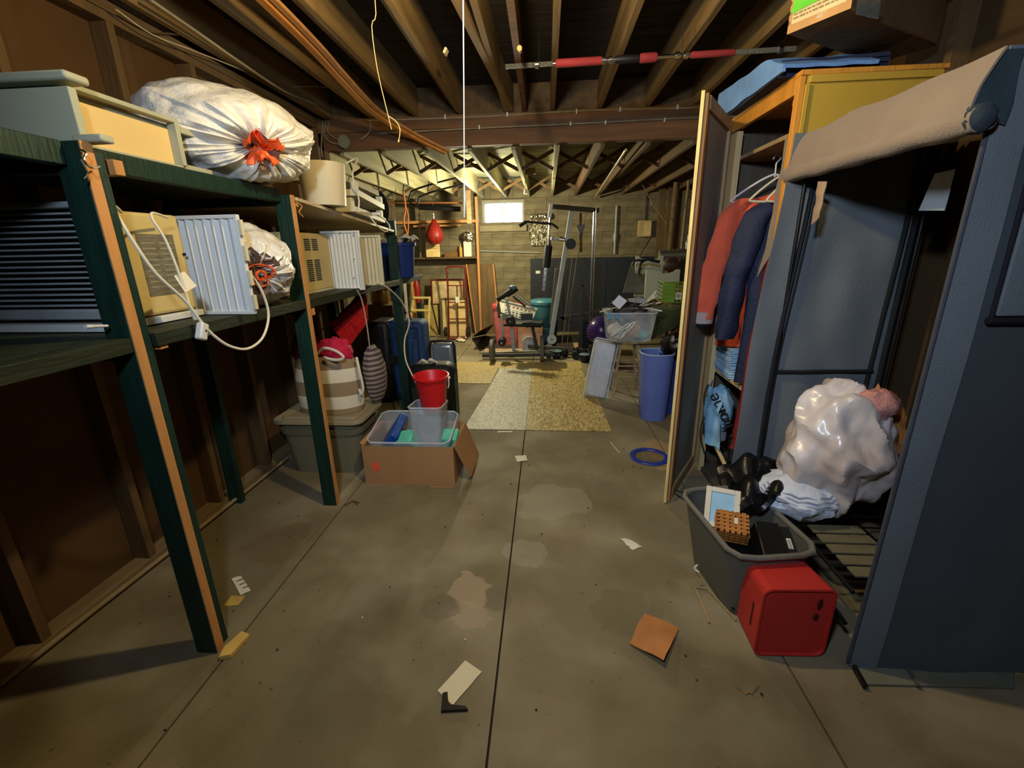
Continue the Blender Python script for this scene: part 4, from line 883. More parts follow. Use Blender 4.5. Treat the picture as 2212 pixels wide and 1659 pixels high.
# ------------------------------------------------------------------ grey fabric wardrobe
fx0, fx1, fy0, fy1, fz = 1.15, 1.66, 1.40, 2.28, 2.0
fw = thing('fabric_wardrobe', 'large grey fabric wardrobe with rolled up front flap at right', 'wardrobe', (1.4, 1.84, 0))
def fold(y, seed):
    def fn(u, v):
        xl = .985+.10*v**1.6+.012*math.sin(v*9)
        return V((xl+(fx1-xl)*u, y+.030*noise.noise(V((u*3-v*1.5, v*2.5, seed)))+.012*math.sin((u*2+v)*9)*(1-v*.5)*.6-.05*(1-u)*(1-v), fz*v+.01))
    return fn
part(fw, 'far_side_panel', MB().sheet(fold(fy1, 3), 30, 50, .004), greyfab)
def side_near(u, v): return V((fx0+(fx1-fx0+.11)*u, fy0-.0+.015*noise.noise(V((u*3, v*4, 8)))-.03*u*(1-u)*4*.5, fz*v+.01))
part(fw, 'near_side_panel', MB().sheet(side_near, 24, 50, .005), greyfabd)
part(fw, 'side_strip', MB().sheet(lambda u, v: side_near(u*.15, v)-V((0, .008, 0)), 6, 50, .003), greyfab, 'lighter front edge strip')
part(fw, 'edge_binding', MB().tube([V((fx0, fy0-.006, .02)), V((fx0, fy0-.01, .7)), V((fx0, fy0-.008, 1.3)), V((fx0, fy0-.004, 1.98))], .007, 8, smooth=4), M('grey_binding', (60, 62, 70), .8))
part(fw, 'gusset', MB().quadsheet((fx0-.075, fy0-.012, 1.86), (fx0+.03, fy0-.012, 1.83), (fx0+.03, fy0-.012, 2.0), (fx0-.012, fy0-.012, 2.0), 6, 6, .004, .01, 12), M('teal_gusset', (44, 56, 60), .9, bump=.2), 'dark teal corner gusset')
# side pocket
part(fw, 'pocket', MB().sheet(lambda u, v: side_near(.20+.78*u, .665+.33*v)-V((0, .020+.01*math.sin(u*3)*math.sin(v*3), 0)), 14, 12, .010), greyfab, 'large outer pocket', bev=.004)
part(fw, 'pocket_zip', MB().tube([side_near(.18+.8*t_, .658)-V((0, .016, 0)) for t_ in (0, .25, .5, .75, 1)], .011, 8), bindm)
part(fw, 'pocket_zip', MB().tube([side_near(.19, .66+.33*t_)-V((0, .016, 0)) for t_ in (0, .25, .5, .75, 1)], .006, 8), bindm)
part(fw, 'back_binding', MB().tube([(fx1, fy1-.02, .02), (fx1, fy1-.02, 1.95)], .012, 8), bindm)
for X in (fx0+.12, fx1-.03):
    part(fw, 'frame_tube', MB().tube([fold(fy1, 3)((.20 if X < 1.4 else .93), t_)-V((0, .012, 0)) for t_ in [i/10 for i in range(11)]], .010, 8), bindm)
    if X < fx0+.2: part(fw, 'piping', MB().tube([fold(fy1, 3)(.235, t_)-V((0, .012, 0)) for t_ in [.38+i/10*.6 for i in range(11)]], .005, 8), bindm)
part(fw, 'cross_tube', MB().tube([fold(fy1, 3)(u_, .46)-V((0, .013, 0)) for u_ in (.24, .4, .6, .8, .95)], .010, 8), bindm)
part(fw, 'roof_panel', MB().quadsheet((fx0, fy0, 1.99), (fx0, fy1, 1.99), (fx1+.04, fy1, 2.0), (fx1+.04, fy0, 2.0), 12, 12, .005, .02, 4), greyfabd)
# front valance and roll
part(fw, 'valance', MB().sheet(lambda u, v: V((fx0-.015-.05*v-.01*math.sin(v*3), fy1+.01-(fy1-fy0+.03)*u+.0, 2.005-.14*v+.014*noise.noise(V((u*4, v*2, 4))))), 30, 10, .006), taupef, 'taupe front valance')
def roll(u, v):
    a = 2*math.pi*u; p = V((fx0-.045, fy1+.02-(fy1-fy0+.06)*v, 1.845)); R = .032*(1+.15*noise.noise(V((math.cos(a), math.sin(a), v*6)))+.05*math.sin(v*30))
    return p+V((R*math.cos(a)*1.1, 0, R*math.sin(a)))
part(fw, 'rolled_flap', MB().sheet(roll, 24, 40, .004), taupef, 'rolled up taupe door flap')
part(fw, 'flap_end_cap', MB().ell((fx0-.045, fy0-.028, 1.845), (.036, .030, .036), 20, 14, lambda d, t, p: 1+.1*noise.noise(d*3)), M('teal_grey_fabric', (40, 50, 54), .9, bump=.2), 'dark teal end of the roll')
part(fw, 'front_flap_tail', MB().quadsheet(PX(1700, 300, 1.13), PX(1745, 300, 1.14), PX(1660, 560, 1.14), PX(1640, 600, 1.13), 8, 14, .004, .02, 6), taupef, 'hanging taupe flap corner')
part(fw, 'tie_strap', MB().quadsheet(PX(1768, 392, 1.13), PX(1787, 392, 1.13), PX(1768, 470, 1.12), PX(1752, 486, 1.12), 4, 8, .003, .01, 20), M('strap_tan', (160, 136, 112), .85))
a_ = PY(2003, 460, 1.62)
part(fw, 'vinyl_window', MB().quadsheet(PX(1985, 455, 1.40), PX(2040, 455, 1.40), PX(2065, 365, 1.40), PX(2020, 375, 1.40), 4, 4, .003), M('pale_vinyl', (176, 184, 186), .35), 'pale vinyl pocket inside')
for (a, b) in (((fx0, fy1-.03), 0), ((fx1, fy0+.03), 0), ((fx1, fy1-.06), 0)):
    part(fw, 'frame_tube', MB().cyl((a[0], a[1], 0), (a[0], a[1], 1.97), .008, 10), blacksteel)
for z in (.15, .295):
    part(fw, 'rack_bar', MB().cyl((fx0+.0, fy0+.05, z), (fx0+.02, fy1-.05, z), .008, 8), blacksteel)
    part(fw, 'rack_bar', MB().cyl((fx1-.05, fy0+.05, z), (fx1-.05, fy1-.05, z), .008, 8), blacksteel)
for i in range(9):
    y = fy0+.1+i*.09; part(fw, 'rack_rung', MB().cyl((fx0, y, .30), (fx1-.05, y, .30), .005, 8), blacksteel)
# magazines / slats on the rack
for i in range(5):
    y = 1.62+i*.07; solo('pale_slat', MB().box(1.20, y-.1, .305, 1.42, y-.045, .313), M('grey_slat', (112, 104, 78), .7), 'grey wood slat lying on the wardrobe rack', 'slat', 'grey wood slats in a row on the wardrobe rack', bev=.001)
# clear bag of clothes
t, k, q = bag('clothes_bag', 'large clear plastic bag stuffed with clothes inside the grey wardrobe', (1.36, 2.0, .64), (.235, .21, .31), (.45, .1, 1), M('clear_bag_clothes', (184, 164, 152), .3, var=.18, scale=4, bump=.35, bscale=9, spec=.8, coat=.15, col2=(232, 224, 222)), amp=.07, seed=15, pleats=14, zmin=.315, crease=.24)
part(t, 'white_cloth_bulge', MB().ell((1.20, 1.97, .40), (.17, .16, .10), 30, 18, lambda d, t_, p: 1+.18*noise.noise(d*2.5)+.06*noise.noise(d*8)), M('zigzag_white_cloth', (206, 212, 224), .6, var=.12, scale=16, bump=.5, bscale=20), 'white zigzag patterned cloth at bottom')
m = MB()
for r_ in range(3):
    pts_ = []
    for i in range(11):
        th_ = .95+.17*r_+.07*(i % 2); ph_ = math.pi*(.98+.075*i)
        pts_.append(V((1.20+.173*math.sin(th_)*math.cos(ph_), 1.97+.163*math.sin(th_)*math.sin(ph_), .40+.102*math.cos(th_))))
    m.tube(pts_, .004, 5)
part(t, 'zigzag_print', m, M('zigzag_grey', (150, 156, 172), .7))
part(t, 'pink_cloth', MB().ell((1.43, 1.93, .87), (.09, .07, .07), 20, 12, lambda d, t_, p: 1+.2*noise.noise(d*3)), M('dusty_pink', (190, 130, 122), .6, bump=.6), 'dusty pink cloth near the top')
solo('orange_brown_bag', MB().ell((1.55, 2.08, .62), (.13, .13, .27), 30, 20, lambda d, t_, p: 1+.2*noise.noise(d*3+V((7, 0, 0)))+.07*noise.noise(d*9)), M('amber_bag', (176, 118, 60), .5, bump=.6, bscale=20), 'amber brown crumpled bag behind the clear bag of clothes', 'bag')
# black garment lying at the wardrobe foot
solo('black_jacket', MB().sheet(lambda u, v: V((.91+.36*u, 2.20-.34*v+.05*u, .47-.04*v+.07*noise.noise(V((u*4, v*4, 2)))-.12*abs(u-.5)+.02*math.sin(u*20+v*6))), 34, 22, .02), M('black_satin', (14, 15, 19), .35, bump=.3), 'glossy black jacket draped over the grey bin and wardrobe foot', 'clothing')
solo('shoe_pile', MB().ell((1.12, 2.18, .17), (.13, .12, .15), 24, 16, lambda d, t_, p: 1+.25*noise.noise(d*3)), black, 'black lumpy bag on the floor under the glossy jacket', 'bag')
solo('black_strap', MB().tube([PF(1440, 1052, .004), PF(1470, 1062, .006), PF(1512, 1066, .02), PF(1530, 1068, .06)], .005, 6, smooth=4), black, 'black strap on the floor leading left from the closet foot, upper one', 'strap')
solo('black_strap', MB().tube([PF(1448, 1058, .004), PF(1475, 1078, .005), PF(1506, 1094, .006)], .004, 6, smooth=4), black, 'black strap on the floor leading to the grey bin, lower one', 'strap')

# grey bin with things
gb = thing('grey_bin', 'dark grey open plastic bin filled with odds and ends beside the red bin', 'bin', (.895, 1.825, 0))
Rg = T(.895, 1.825, 0) @ RZ(math.radians(98))
part(gb, 'tub', MB().tapbox((0, 0, 0), .40, .24, .53, .36, 0, .355, th=.006, m=Rg, r=.28), graypl)
part(gb, 'rim', MB(Rg).tube([(x, y, .355) for x, y in ((-.265, -.09), (-.25, -.15), (-.20, -.18), (.20, -.18), (.25, -.15), (.265, -.09), (.265, .09), (.25, .15), (.20, .18), (-.20, .18), (-.25, .15), (-.265, .09))], .012, 8, closed=True), M('grey_rim', (112, 108, 98), .45))
part(gb, 'bail', MB().tube([PF(1507, 1220, .12), PF(1500, 1228, .10), PF(1510, 1236, .09)], .004, 6, smooth=3), paperm)
solo('contents_base', MB(Rg).box(-.19, -.11, .02, .19, .11, .24), blacksteel, 'dark folded items filling the lower part of the grey bin', 'odds and ends', bev=.01)
pf = thing('picture_frame', 'white picture frame with pale blue print standing in the grey bin', 'picture frame', (.86, 1.95, .3))
Rp = T(*PF(1560, 1098, .36)) @ RZ(-.35) @ RX(.65)
part(pf, 'frame', MB(Rp).box(-.075, -.10, -.008, -.05, .10, .008).box(.05, -.10, -.008, .075, .10, .008).box(-.05, -.10, -.008, .05, -.075, .008).box(-.05, .075, -.008, .05, .10, .008), M('white_frame', (214, 208, 190), .5), bev=.003)
part(pf, 'print', MB(Rp).box(-.05, -.075, -.004, .05, .075, .0), M('blue_print', (150, 196, 224), .5))
# woven basket
bk = thing('woven_basket', 'small brown woven wood basket upside down in the grey bin', 'basket', (.93, 1.76, .3))
Rk = T(*(PF(1583, 1128, .37))) @ RZ(-.30) @ RX(.45)
wv = M('woven_wood', (176, 112, 50), .6, var=.3, scale=20); bd = M('basket_dark', (44, 22, 10), .9)
part(bk, 'liner', MB(Rk).box(-.062, -.052, -.072, .062, .052, -.004), bd)
n = 5
for i in range(n):
    u = -.056+.112*(i+.5)/n
    part(bk, 'splint', MB(Rk).box(u-.0075, -.055, -.076, u+.0075, -.053, .0).box(u-.0075, -.055, 0, u+.0075, .055, .003).box(u-.0075, .053, -.076, u+.0075, .055, 0), wv)
    u2 = -.048+.096*(i+.5)/n
    part(bk, 'splint', MB(Rk).box(-.065, u2-.006, 0, .065, u2+.006, .0045).box(-.065, u2-.006, -.076, -.063, u2+.006, 0).box(.063, u2-.006, -.076, .065, u2+.006, 0), wv)
for z in (-.07, -.05, -.03, -.012):
    part(bk, 'weaver', MB(Rk).box(-.067, -.057, z-.005, .067, -.0552, z+.005).box(-.067, .0552, z-.005, .067, .057, z+.005).box(-.0672, -.057, z-.005, -.0655, .057, z+.005).box(.0655, -.057, z-.005, .0672, .057, z+.005), wv)
part(bk, 'tag', MB(Rk).box(.005, -.01, .006, .02, .02, .007), paperm, 'white paper tag')
vh = thing('video_case', 'black plastic case with barcode sticker standing in the grey bin', 'case', (1.04, 1.72, .3))
Rv = T(*(PF(1668, 1160, .345))) @ RZ(-.15) @ RX(.35)
part(vh, 'case', MB(Rv).box(-.055, -.10, -.08, .045, .08, .0), blacksteel, bev=.008)
part(vh, 'panel', MB(Rv).box(.046, -.09, -.04, .085, .07, -.012), black, bev=.002)
part(vh, 'barcode_sticker', MB(Rv).box(.058, -.04, -.0119, .076, .01, -.011), paperm)
m = MB(Rv)
for i in range(6): m.box(.061, -.037+i*.007, -.0109, .073, -.034+i*.007, -.0105)
part(vh, 'barcode', m, black, kind='stuff')
# red bin on its side
rbn = thing('red_bin', 'matte red plastic storage cube lying on its side on the floor', 'bin', (.95, 1.53, 0))
Rr = T(.945, 1.535, .0) @ RZ(.04)
mb = MB(Rr)
def rr_ring(y, w, h, r, n=6):
    o = []
    for (sx, sz, a0) in ((1, 1, 0), (-1, 1, 90), (-1, -1, 180), (1, -1, 270)):
        for k in range(n+1):
            a = math.radians(a0+90*k/n); o.append((sx*(w/2-r)+r*math.cos(a), y, .162+sz*(h/2-r)+r*math.sin(a)))
    return o
rings = [rr_ring(.060, .25, .306, .035), rr_ring(-.11, .272, .318, .035), rr_ring(-.112, .258, .304, .03), rr_ring(-.100, .256, .302, .03)]
vs = [p for r_ in rings for p in r_]; K = len(rings[0]); fs = [tuple(range(K))[::-1]]
for i in range(3):
    for j in range(K): fs.append((i*K+j, i*K+(j+1) % K, (i+1)*K+(j+1) % K, (i+1)*K+j))
fs.append(tuple(range(3*K, 4*K))); mb.add(vs, fs); part(rbn, 'cube_body', mb, redcr)
darkslot = M('dark_red_slot', (60, 6, 8), .7)
part(rbn, 'hand_slot', MB(Rr).ell((.085, -.101, .245), (.010, .004, .026), 14, 10), darkslot)
part(rbn, 'hand_slot', MB(Rr).ell((.080, -.101, .185), (.012, .004, .017), 14, 10), darkslot)
part(rbn, 'hand_slot', MB(Rr).box(-.134, -.06, .10, -.1275, -.05, .21), darkslot)
# pale trim strips on the floor by the bins
solo('bent_trim', MB().bar(PF(1500, 1268, .006), PF(1532, 1345, .006), .010, .006).bar(PF(1500, 1268, .006), PF(1528, 1272, .006), .008, .006).bar(PF(1528, 1272, .006), PF(1590, 1340, .006), .008, .006), M('beige_trim', (156, 132, 96), .7), 'beige bent plastic trim strip on floor left of the red bin', 'trim strip')
solo('leaf_scrap', MB().quadsheet(PF(1590, 1485, .004), PF(1612, 1500, .004), PF(1640, 1482, .004), PF(1625, 1500, .004), 5, 5, .002, .008, 30), M('leaf_brown', (120, 96, 60), .8), 'dull curled scrap on floor below the red bin', 'scrap')
gt = thing('grey_tray', 'pale grey divided board sticking out under the near right wardrobe', 'tray', (1.45, 1.27, .0))
part(gt, 'tray_base', MB().hexa([PF(1840, 1445, .0), PF(1868, 1482, .0), PF(2190, 1490, .0), PF(2190, 1455, .0)], [PF(1840, 1445, .0)+ez*.012, PF(1868, 1482, 0)+ez*.012, PF(2190, 1490, 0)+ez*.012, PF(2190, 1455, 0)+ez*.012]), M('tray_grey', (112, 112, 96), .7), bev=.003)
part(gt, 'divider', MB().bar(PF(1845, 1440, .02), PF(1869, 1483, .02), .012, .02), blacksteel)
part(gt, 'divider', MB().bar(PF(1958, 1440, .018), PF(1985, 1482, .018), .010, .012), graypl)

# ------------------------------------------------------------------ barbell hanging under joists
bb = thing('exercise_bar', 'long chrome bar with red foam grips hanging below the joists', 'exercise bar', (.5, 2.9, 2.55))
ya, ybb = 2.95, 2.95
A = PY(1092, 144, ya); B = PY(1718, 105, ybb)
L_ = lambda t_: A.lerp(B, t_)
part(bb, 'bar', MB().cyl(A, B, .011, 14), chrome)
for (a, b, r_, mt, lb_) in ((.18, .345, .021, 'red', None), (.39, .475, .020, 'blk', None), (.475, .535, .024, 'red', None), (.65, .80, .017, 'red', None)):
    part(bb, 'grip', MB().lathe([(r_*.8, 0), (r_, .01), (r_, (B-A).length*(b-a)-.01), (r_*.8, (B-A).length*(b-a))], L_(a), 16, (B-A).to_track_quat('Z', 'Y').to_matrix().to_4x4()), M('red_foam', (146, 44, 46), .8, bump=.2) if mt == 'red' else black)
for a in (.113, .35, .375, .605, .635, .95): part(bb, 'collar', MB().cyl(L_(a-.006), L_(a+.006), .020, 14), chrome)
part(bb, 'knurled_end', MB().cyl(L_(0), L_(.17), .0125, 12), M('knurled_steel', (150, 150, 140), .4, metal=.8, bump=.8, bscale=200))
part(bb, 'knurled_end', MB().cyl(L_(.80), L_(1), .0135, 12), MT['knurled_steel'])
for a in (.12, .62): part(bb, 'hanging_hook', MB().tube([L_(a)+V((0, 0, .16)), L_(a)+V((.0, .012, .05)), L_(a)+V((0, .018, 0)), L_(a)+V((0, 0, -.016)), L_(a)+V((0, -.016, .004))], .003, 6, smooth=4), blacksteel)
solo('peg', MB().cyl(PY(1122, 104, 2.5)+V((0, 0, .0)), PY(1122, 108, 2.9)+V((0, .1, .03)), .012, 14), tanw, 'short round wooden peg under the joist left of the bar', 'peg')
solo('joist_clip', MB().cbox(PY(963, 112, 3.0), (.014, .05, .03), RY(.5)), M('pale_clip', (240, 220, 170), .6), 'small pale tag stuck on a joist left of the pull string', 'tag')

# ------------------------------------------------------------------ middle distance right: stool, tubs, blue bins, workbench
sx_, sy_ = .865, 4.72
stl = thing('wooden_stool', 'worn round wooden stool carrying the clear tub of hangers', 'stool', (sx_, sy_, 0))
part(stl, 'seat', MB().lathe([(.17, 0), (.19, .008), (.19, .028), (.175, .036)], (sx_, sy_, .585), 32), oldwood)
lg = []
for i, a in enumerate((45, 135, 225, 315)):
    c_, s2 = math.cos(math.radians(a)), math.sin(math.radians(a)); p = V((sx_+.12*c_, sy_+.12*s2, .585)); q = V((sx_+.21*c_, sy_+.21*s2, 0)); lg.append((p, q))
    part(stl, 'leg', MB().tube([p.lerp(q, t_) for t_ in (0, .15, .3, .32, .34, .6, .62, .64, .9, 1)], [.015, .017, .013, .020, .013, .019, .013, .018, .014, .012], 10), oldwood)
for i in range(4):
    for f in (.42, .62) if i % 2 == 0 else (.36, .56): part(stl, 'rung', MB().cyl(lg[i][0].lerp(lg[i][1], f), lg[(i+1) % 4][0].lerp(lg[(i+1) % 4][1], f), .009, 8), oldwood)
hc = thing('clear_tote', 'clear plastic tote full of hangers and clothes on the stool', 'tote', (.85, 4.66, .622))
part(hc, 'tub', MB().tapbox((.85, 4.66, .622), .42, .34, .49, .40, 0, .29, th=.004, r=.12), M('clear_tote_plastic', (206, 214, 222), .3, alpha=.16, bump=.03))
part(hc, 'rim', MB(T(.85, 4.66, .622)).tube([(x, y, .29) for x, y in ((-.245, -.17), (-.22, -.20), (.22, -.20), (.245, -.17), (.245, .17), (.22, .2), (-.22, .2), (-.245, .17))], .008, 6, closed=True), MT['clear_rim'])
for x in (.625, .70): part(hc, 'latch', MB().box(x-.02, 4.445, .86, x+.02, 4.465, .915), M('aqua_latch', (90, 150, 180), .5), bev=.004)
rnd = random.Random(5)
cl_in = [('white_cloth', (206, 200, 186), 'cream crumpled cloth inside the clear tote at left'), ('grey_blue_cloth', (90, 100, 120), 'blue grey cloth inside the clear tote in the middle'), ('tan_cloth', (176, 150, 116), 'tan cloth inside the clear tote at right'), ('teal_cloth', (110, 170, 170), 'pale teal cloth at bottom right in the clear tote')]
for i, (nm, col, lab) in enumerate(cl_in):
    x = .72+.08*i; z = .72+.04*(i % 2) if i < 3 else .675
    solo(nm.replace('grey_blue', 'blue'), MB().ell((x, 4.60+.05*(i % 2), z), (.085, .11, .075 if i < 3 else .05), 20, 14, lambda d, t_, p: 1+.25*noise.noise(d*3+V((i*3, 0, 0)))), M(nm, col, .85, bump=.4), lab, 'cloth')
solo('black_folder_cloth', MB().sheet(lambda u, v: V((.66+.34*u, 4.50+.26*v, .93+.05*math.sin(u*3.1)+.04*noise.noise(V((u*4, v*4, 7)))+.03*v)), 18, 14, .02), black, 'black cloth heaped over the rim of the clear tote', 'cloth')
solo('white_label_card', MB().quadsheet(PY(1322, 655, 4.42), PY(1337, 637, 4.44), PY(1355, 650, 4.44), PY(1338, 668, 4.42), 3, 3, .002), M('bright_card', (214, 218, 232), .6), 'white label card lying on the black cloth of the clear tote', 'card')
solo('brown_cloth_heap', MB().ell((.86, 4.74, .99), (.17, .10, .035), 24, 12, lambda d, t_, p: 1+.25*noise.noise(d*3)), browncl, 'brown crumpled garment on top of the clear tote', 'clothing')
solo('grey_cloth_heap', MB().ell((.93, 4.66, 1.015), (.10, .08, .03), 24, 12, lambda d, t_, p: 1+.3*noise.noise(d*4)), M('light_grey_cloth', (150, 150, 152), .9, bump=.4), 'pale grey crumpled cloth topmost on the clear tote', 'cloth')
hl = [((.99, 4.60, 1.00), .5, 'white hanger pointing up right over the tote rim', cream), ((1.02, 4.64, .97), .2, 'cream hanger lying flat at the right end of the tote', cream), ((1.01, 4.52, .945), -.1, 'white hanger hooked low on the right tote rim', white), ((.66, 4.55, .955), 2.9, 'pale hanger sticking out left of the tote', cream), ((.95, 4.50, .96), .35, 'black hanger lying across the white ones on the tote', black), ((1.04, 4.70, 1.0), .8, 'cream hanger standing behind the others on the tote', cream)]
for (p, a, lab, mt) in hl:
    R = T(*p) @ RZ(a*.3) @ RY(-a if a < 2 else -.1) @ RX(1.3); mb = MB(R)
    s1 = 1 if a < 2 else -1
    solo('hanger', mb.tube([(-.10, 0, -.02), (0, 0, .05), (.10*s1, 0, 0), (.14*s1, 0, -.05), (0, 0, -.06)], .006, 6, closed=True, smooth=4).tube([(0, 0, .05), (.0, 0, .085), (.02, 0, .10)], .004, 6), mt, lab, 'hanger')
for i, (x, z, a, lab) in enumerate(((.73, .74, .6, 'white hanger inside the clear tote, left one'), (.80, .73, .9, 'white hanger inside the clear tote, steeper right one'))):
    R = T(x, 4.47, z) @ RY(-a); solo('hanger', MB(R).tube([(-.10, 0, 0), (.10, 0, .012), (.10, 0, -.012)], .006, 6, closed=True, smooth=3), white, lab, 'hanger')
# tilted clear container leaning against stool
tb = thing('clear_container', 'long clear under bed container standing on end against the stool', 'container', (.5, 4.42, 0))
pA = PF(1262, 866); pB = PF(1304, 874); pT = PY(1290, 735, 4.62)
ux = (pB-pA); ux = V((.205, -.02, 0)); up = (pT-pA); Lh = up.length; upn = up.normalized(); uxn = (ux-upn*ux.dot(upn)).normalized(); nn = uxn.cross(upn).normalized()
if nn.y > 0: nn = -nn
Rt2 = Matrix((uxn, upn, nn)).transposed().to_4x4(); Rt2 = T(*(pA+uxn*.115+upn*.33+V((0, .10, .0)))) @ Rt2
part(tb, 'tray', MB().tapbox((0, 0, 0), .19, .56, .24, .64, .12, -.02, th=.004, m=Rt2, r=.12, n=3), M('frosted_plastic', (190, 196, 208), .35, alpha=.6, bump=.03))
part(tb, 'rim', MB(Rt2).tube([(x, y, -.02) for x, y in ((-.125, -.31), (-.105, -.33), (.105, -.33), (.125, -.31), (.125, .31), (.105, .33), (-.105, .33), (-.125, .31))], .006, 6, closed=True), MT['clear_rim'])
part(tb, 'rib', MB(Rt2).box(-.03, -.27, .12, -.02, .27, .128).box(.05, -.27, .12, .056, .27, .126), MT['clear_rim'])
# blue trash bins
def wastebin(name, c, w_, d_, h_, mat, lab, rimm):
    t = thing(name, lab, 'trash bin', c)
    part(t, 'tub', MB().tapbox(c, w_*.80, d_*.8, w_, d_, 0, h_, th=.004, r=.42, n=8), mat)
    part(t, 'rim', MB(T(*c)).tube([((w_/2)*math.copysign(abs(math.cos(a))**.75, math.cos(a)), (d_/2)*math.copysign(abs(math.sin(a))**.75, math.sin(a)), h_) for a in [j*math.pi/16 for j in range(32)]], .008, 6, closed=True), rimm)
    return t
wastebin('trash_bin', (1.005, 4.02, 0), .29, .30, .625, bluepl, 'blue plastic trash bin beside the open closet door', M('light_blue_rim', (140, 168, 214), .45))
wastebin('trash_bin', (1.20, 4.20, 0), .28, .28, .60, M('deep_blue_plastic', (42, 62, 128), .45), 'second darker blue trash bin half hidden behind the first', MT['light_blue_rim'])
solo('black_trash_bag', MB().ell((1.18, 4.10, .66), (.12, .13, .12), 30, 20, lambda d, t_, p: 1+.18*noise.noise(d*3)+.07*noise.noise(d*8)), M('black_bag_plastic', (14, 14, 14), .3, bump=.4), 'black plastic bag bulging out of the blue trash bins', 'bag')
# blue ring
rgp = PF(1402, 987)
solo('blue_ring', MB().lathe([(.105, 0), (.148, 0), (.148, .004), (.140, .012), (.112, .012), (.105, .004), (.105, 0)], rgp, 48), M('cobalt_plastic', (30, 52, 140), .4), 'flat cobalt blue plastic ring lying on the floor by the closet door', 'ring')
solo('straw', MB().cyl(PF(1318, 955, .004), PF(1338, 978, .004), .003, 6), paperm, 'thin pale straw on the floor left of the blue ring', 'straw')
# workbench
wbn = thing('workbench', 'heavy old workbench draped with olive cloth along the right side', 'workbench', (1.75, 6.2, 0))
part(wbn, 'bench_top', MB().box(1.40, 5.15, .86, 2.40, 7.3, .90), joistdark, bev=.005)
for (x, y) in ((1.44, 5.22), (2.3, 5.22), (1.44, 7.2), (2.3, 7.2)): part(wbn, 'leg', MB().box(x, y, 0, x+.09, y+.09, .86), M('bench_leg_wood', (110, 62, 34), .8, stretch=WZ), bev=.004)
part(wbn, 'apron', MB().box(1.42, 5.17, .76, 2.38, 5.2, .86), joistdark)
olive = M('olive_cloth', (58, 66, 34), .9, var=.3, bump=.3)
solo('olive_blanket', MB().sheet(lambda u, v: V((1.22+.5*u, 5.13-.03*math.sin(u*14)*(v > .3), .915)) if v < .0 else V((1.20+.52*u+.03*math.sin(v*4), 5.38-.30*min(1, v*2.2)+.02*math.sin(u*12)*v, .915-.42*max(0, v-.42)*(1.3-u*.7)+.012*noise.noise(V((u*5, v*5, 3)))-(.09*(1-u)**2))), 26, 26, .015), olive, 'olive green cloth hanging over the near corner of the workbench', 'blanket')
# green wire crate
gc = thing('green_crate', 'lime green wire crate with white label on the workbench', 'crate', PY(1455, 648, 5.35))
c0 = PY(1430, 648, 5.3); c1 = PY(1486, 648, 5.3); zt0 = PY(1432, 610, 5.3).z; lime = M('lime_wire', (126, 166, 52), .5)
gx0, gx1, gz0 = c0.x, c1.x+.05, .92; gz1 = zt0
for k in range(9):
    x = gx0+(gx1-gx0)*k/8; part(gc, 'wire', MB().tube([(x, 5.3, gz0), (x, 5.3, gz1)], .004, 6), lime)
for k in range(6):
    z = gz0+(gz1-gz0)*k/5; part(gc, 'wire', MB().tube([(gx0, 5.56, z), (gx0, 5.3, z), (gx1, 5.3, z), (gx1, 5.56, z)], .004 if k < 5 else .006, 6), lime)
part(gc, 'panel', MB().box(gx0, 5.303, gz0, gx0+.14, 5.306, gz1), lime)
part(gc, 'label', MB().box(gx0+.145, 5.292, gz0+.03, gx0+.215, 5.296, gz0+.11), paperm, 'white label with print')
text('label_lettering', 'BI', T(gx0+.18, 5.291, gz0+.07) @ RX(math.pi/2), .06, black, gc)
solo('gold_baubles', MB().ell((gx1-.12, 5.42, gz0+.12), (.10, .09, .09), 22, 14, lambda d, t_, p: 1+.2*noise.noise(d*6)), M('gold_jumble', (120, 96, 50), .4, var=.5, scale=30), 'brown and gold jumble inside the lime crate', 'odds and ends')
# white moulded panels with curved cut-outs on the bench
wp = M('ivory_board', (186, 184, 158), .6, var=.06)
def cutpanel(name, x0, x1, z0, z1, y, r_, lab, depth=.03):
    pts_ = [(x0, y, z0), (x0, y, z1)]
    pts_ += [(x0+(x1-x0)*.12, y, z1)] + [((x0+x1)/2-(x1-x0)*.38*math.cos(a), y, z1-r_*math.sin(a)) for a in [i*math.pi/10 for i in range(11)]] + [(x1, y, z1), (x1, y, z0)]
    return solo(name, MB().prism(pts_, (0, depth, 0)), wp, lab, 'panel', bev=.003)
q0 = PY(1368, 655, 5.9); q1 = PY(1434, 552, 5.9); cutpanel('moulded_panel', q0.x, q1.x, .92, q1.z, 5.9, .05, 'ivory moulded panel standing behind on the workbench')
q0 = PY(1394, 618, 5.6); q1 = PY(1470, 582, 5.6); cutpanel('moulded_panel', q0.x, q1.x, .90+.02, q1.z, 5.6, .045, 'ivory moulded panel standing nearer on the workbench')
solo('grey_leaning_board', MB().hexa([PY(1345, 632, 5.7), PY(1390, 632, 5.7), PY(1390, 632, 5.72), PY(1345, 632, 5.72)], [PY(1364, 566, 6.0), PY(1394, 572, 6.0), PY(1394, 572, 6.02), PY(1364, 566, 6.02)]), M('smoky_plastic', (112, 112, 98), .4), 'grey smoky sheet leaning left of the ivory panels', 'sheet', bev=.002)
solo('bicycle_handlebar', MB().tube([PY(1366, 573, 5.5), PY(1370, 565, 5.5), PY(1378, 562, 5.5), PY(1392, 563, 5.5), PY(1400, 561, 5.5), PY(1424, 566, 5.5)], .012, 8, smooth=4).tube([PY(1392, 563, 5.5), PY(1384, 570, 5.48), PY(1380, 592, 5.5)], .014, 8, smooth=4).cyl(PY(1405, 562, 5.5), PY(1425, 566, 5.5), .018, 10), black, 'black curved handlebar in front of the ivory panels', 'handlebar')
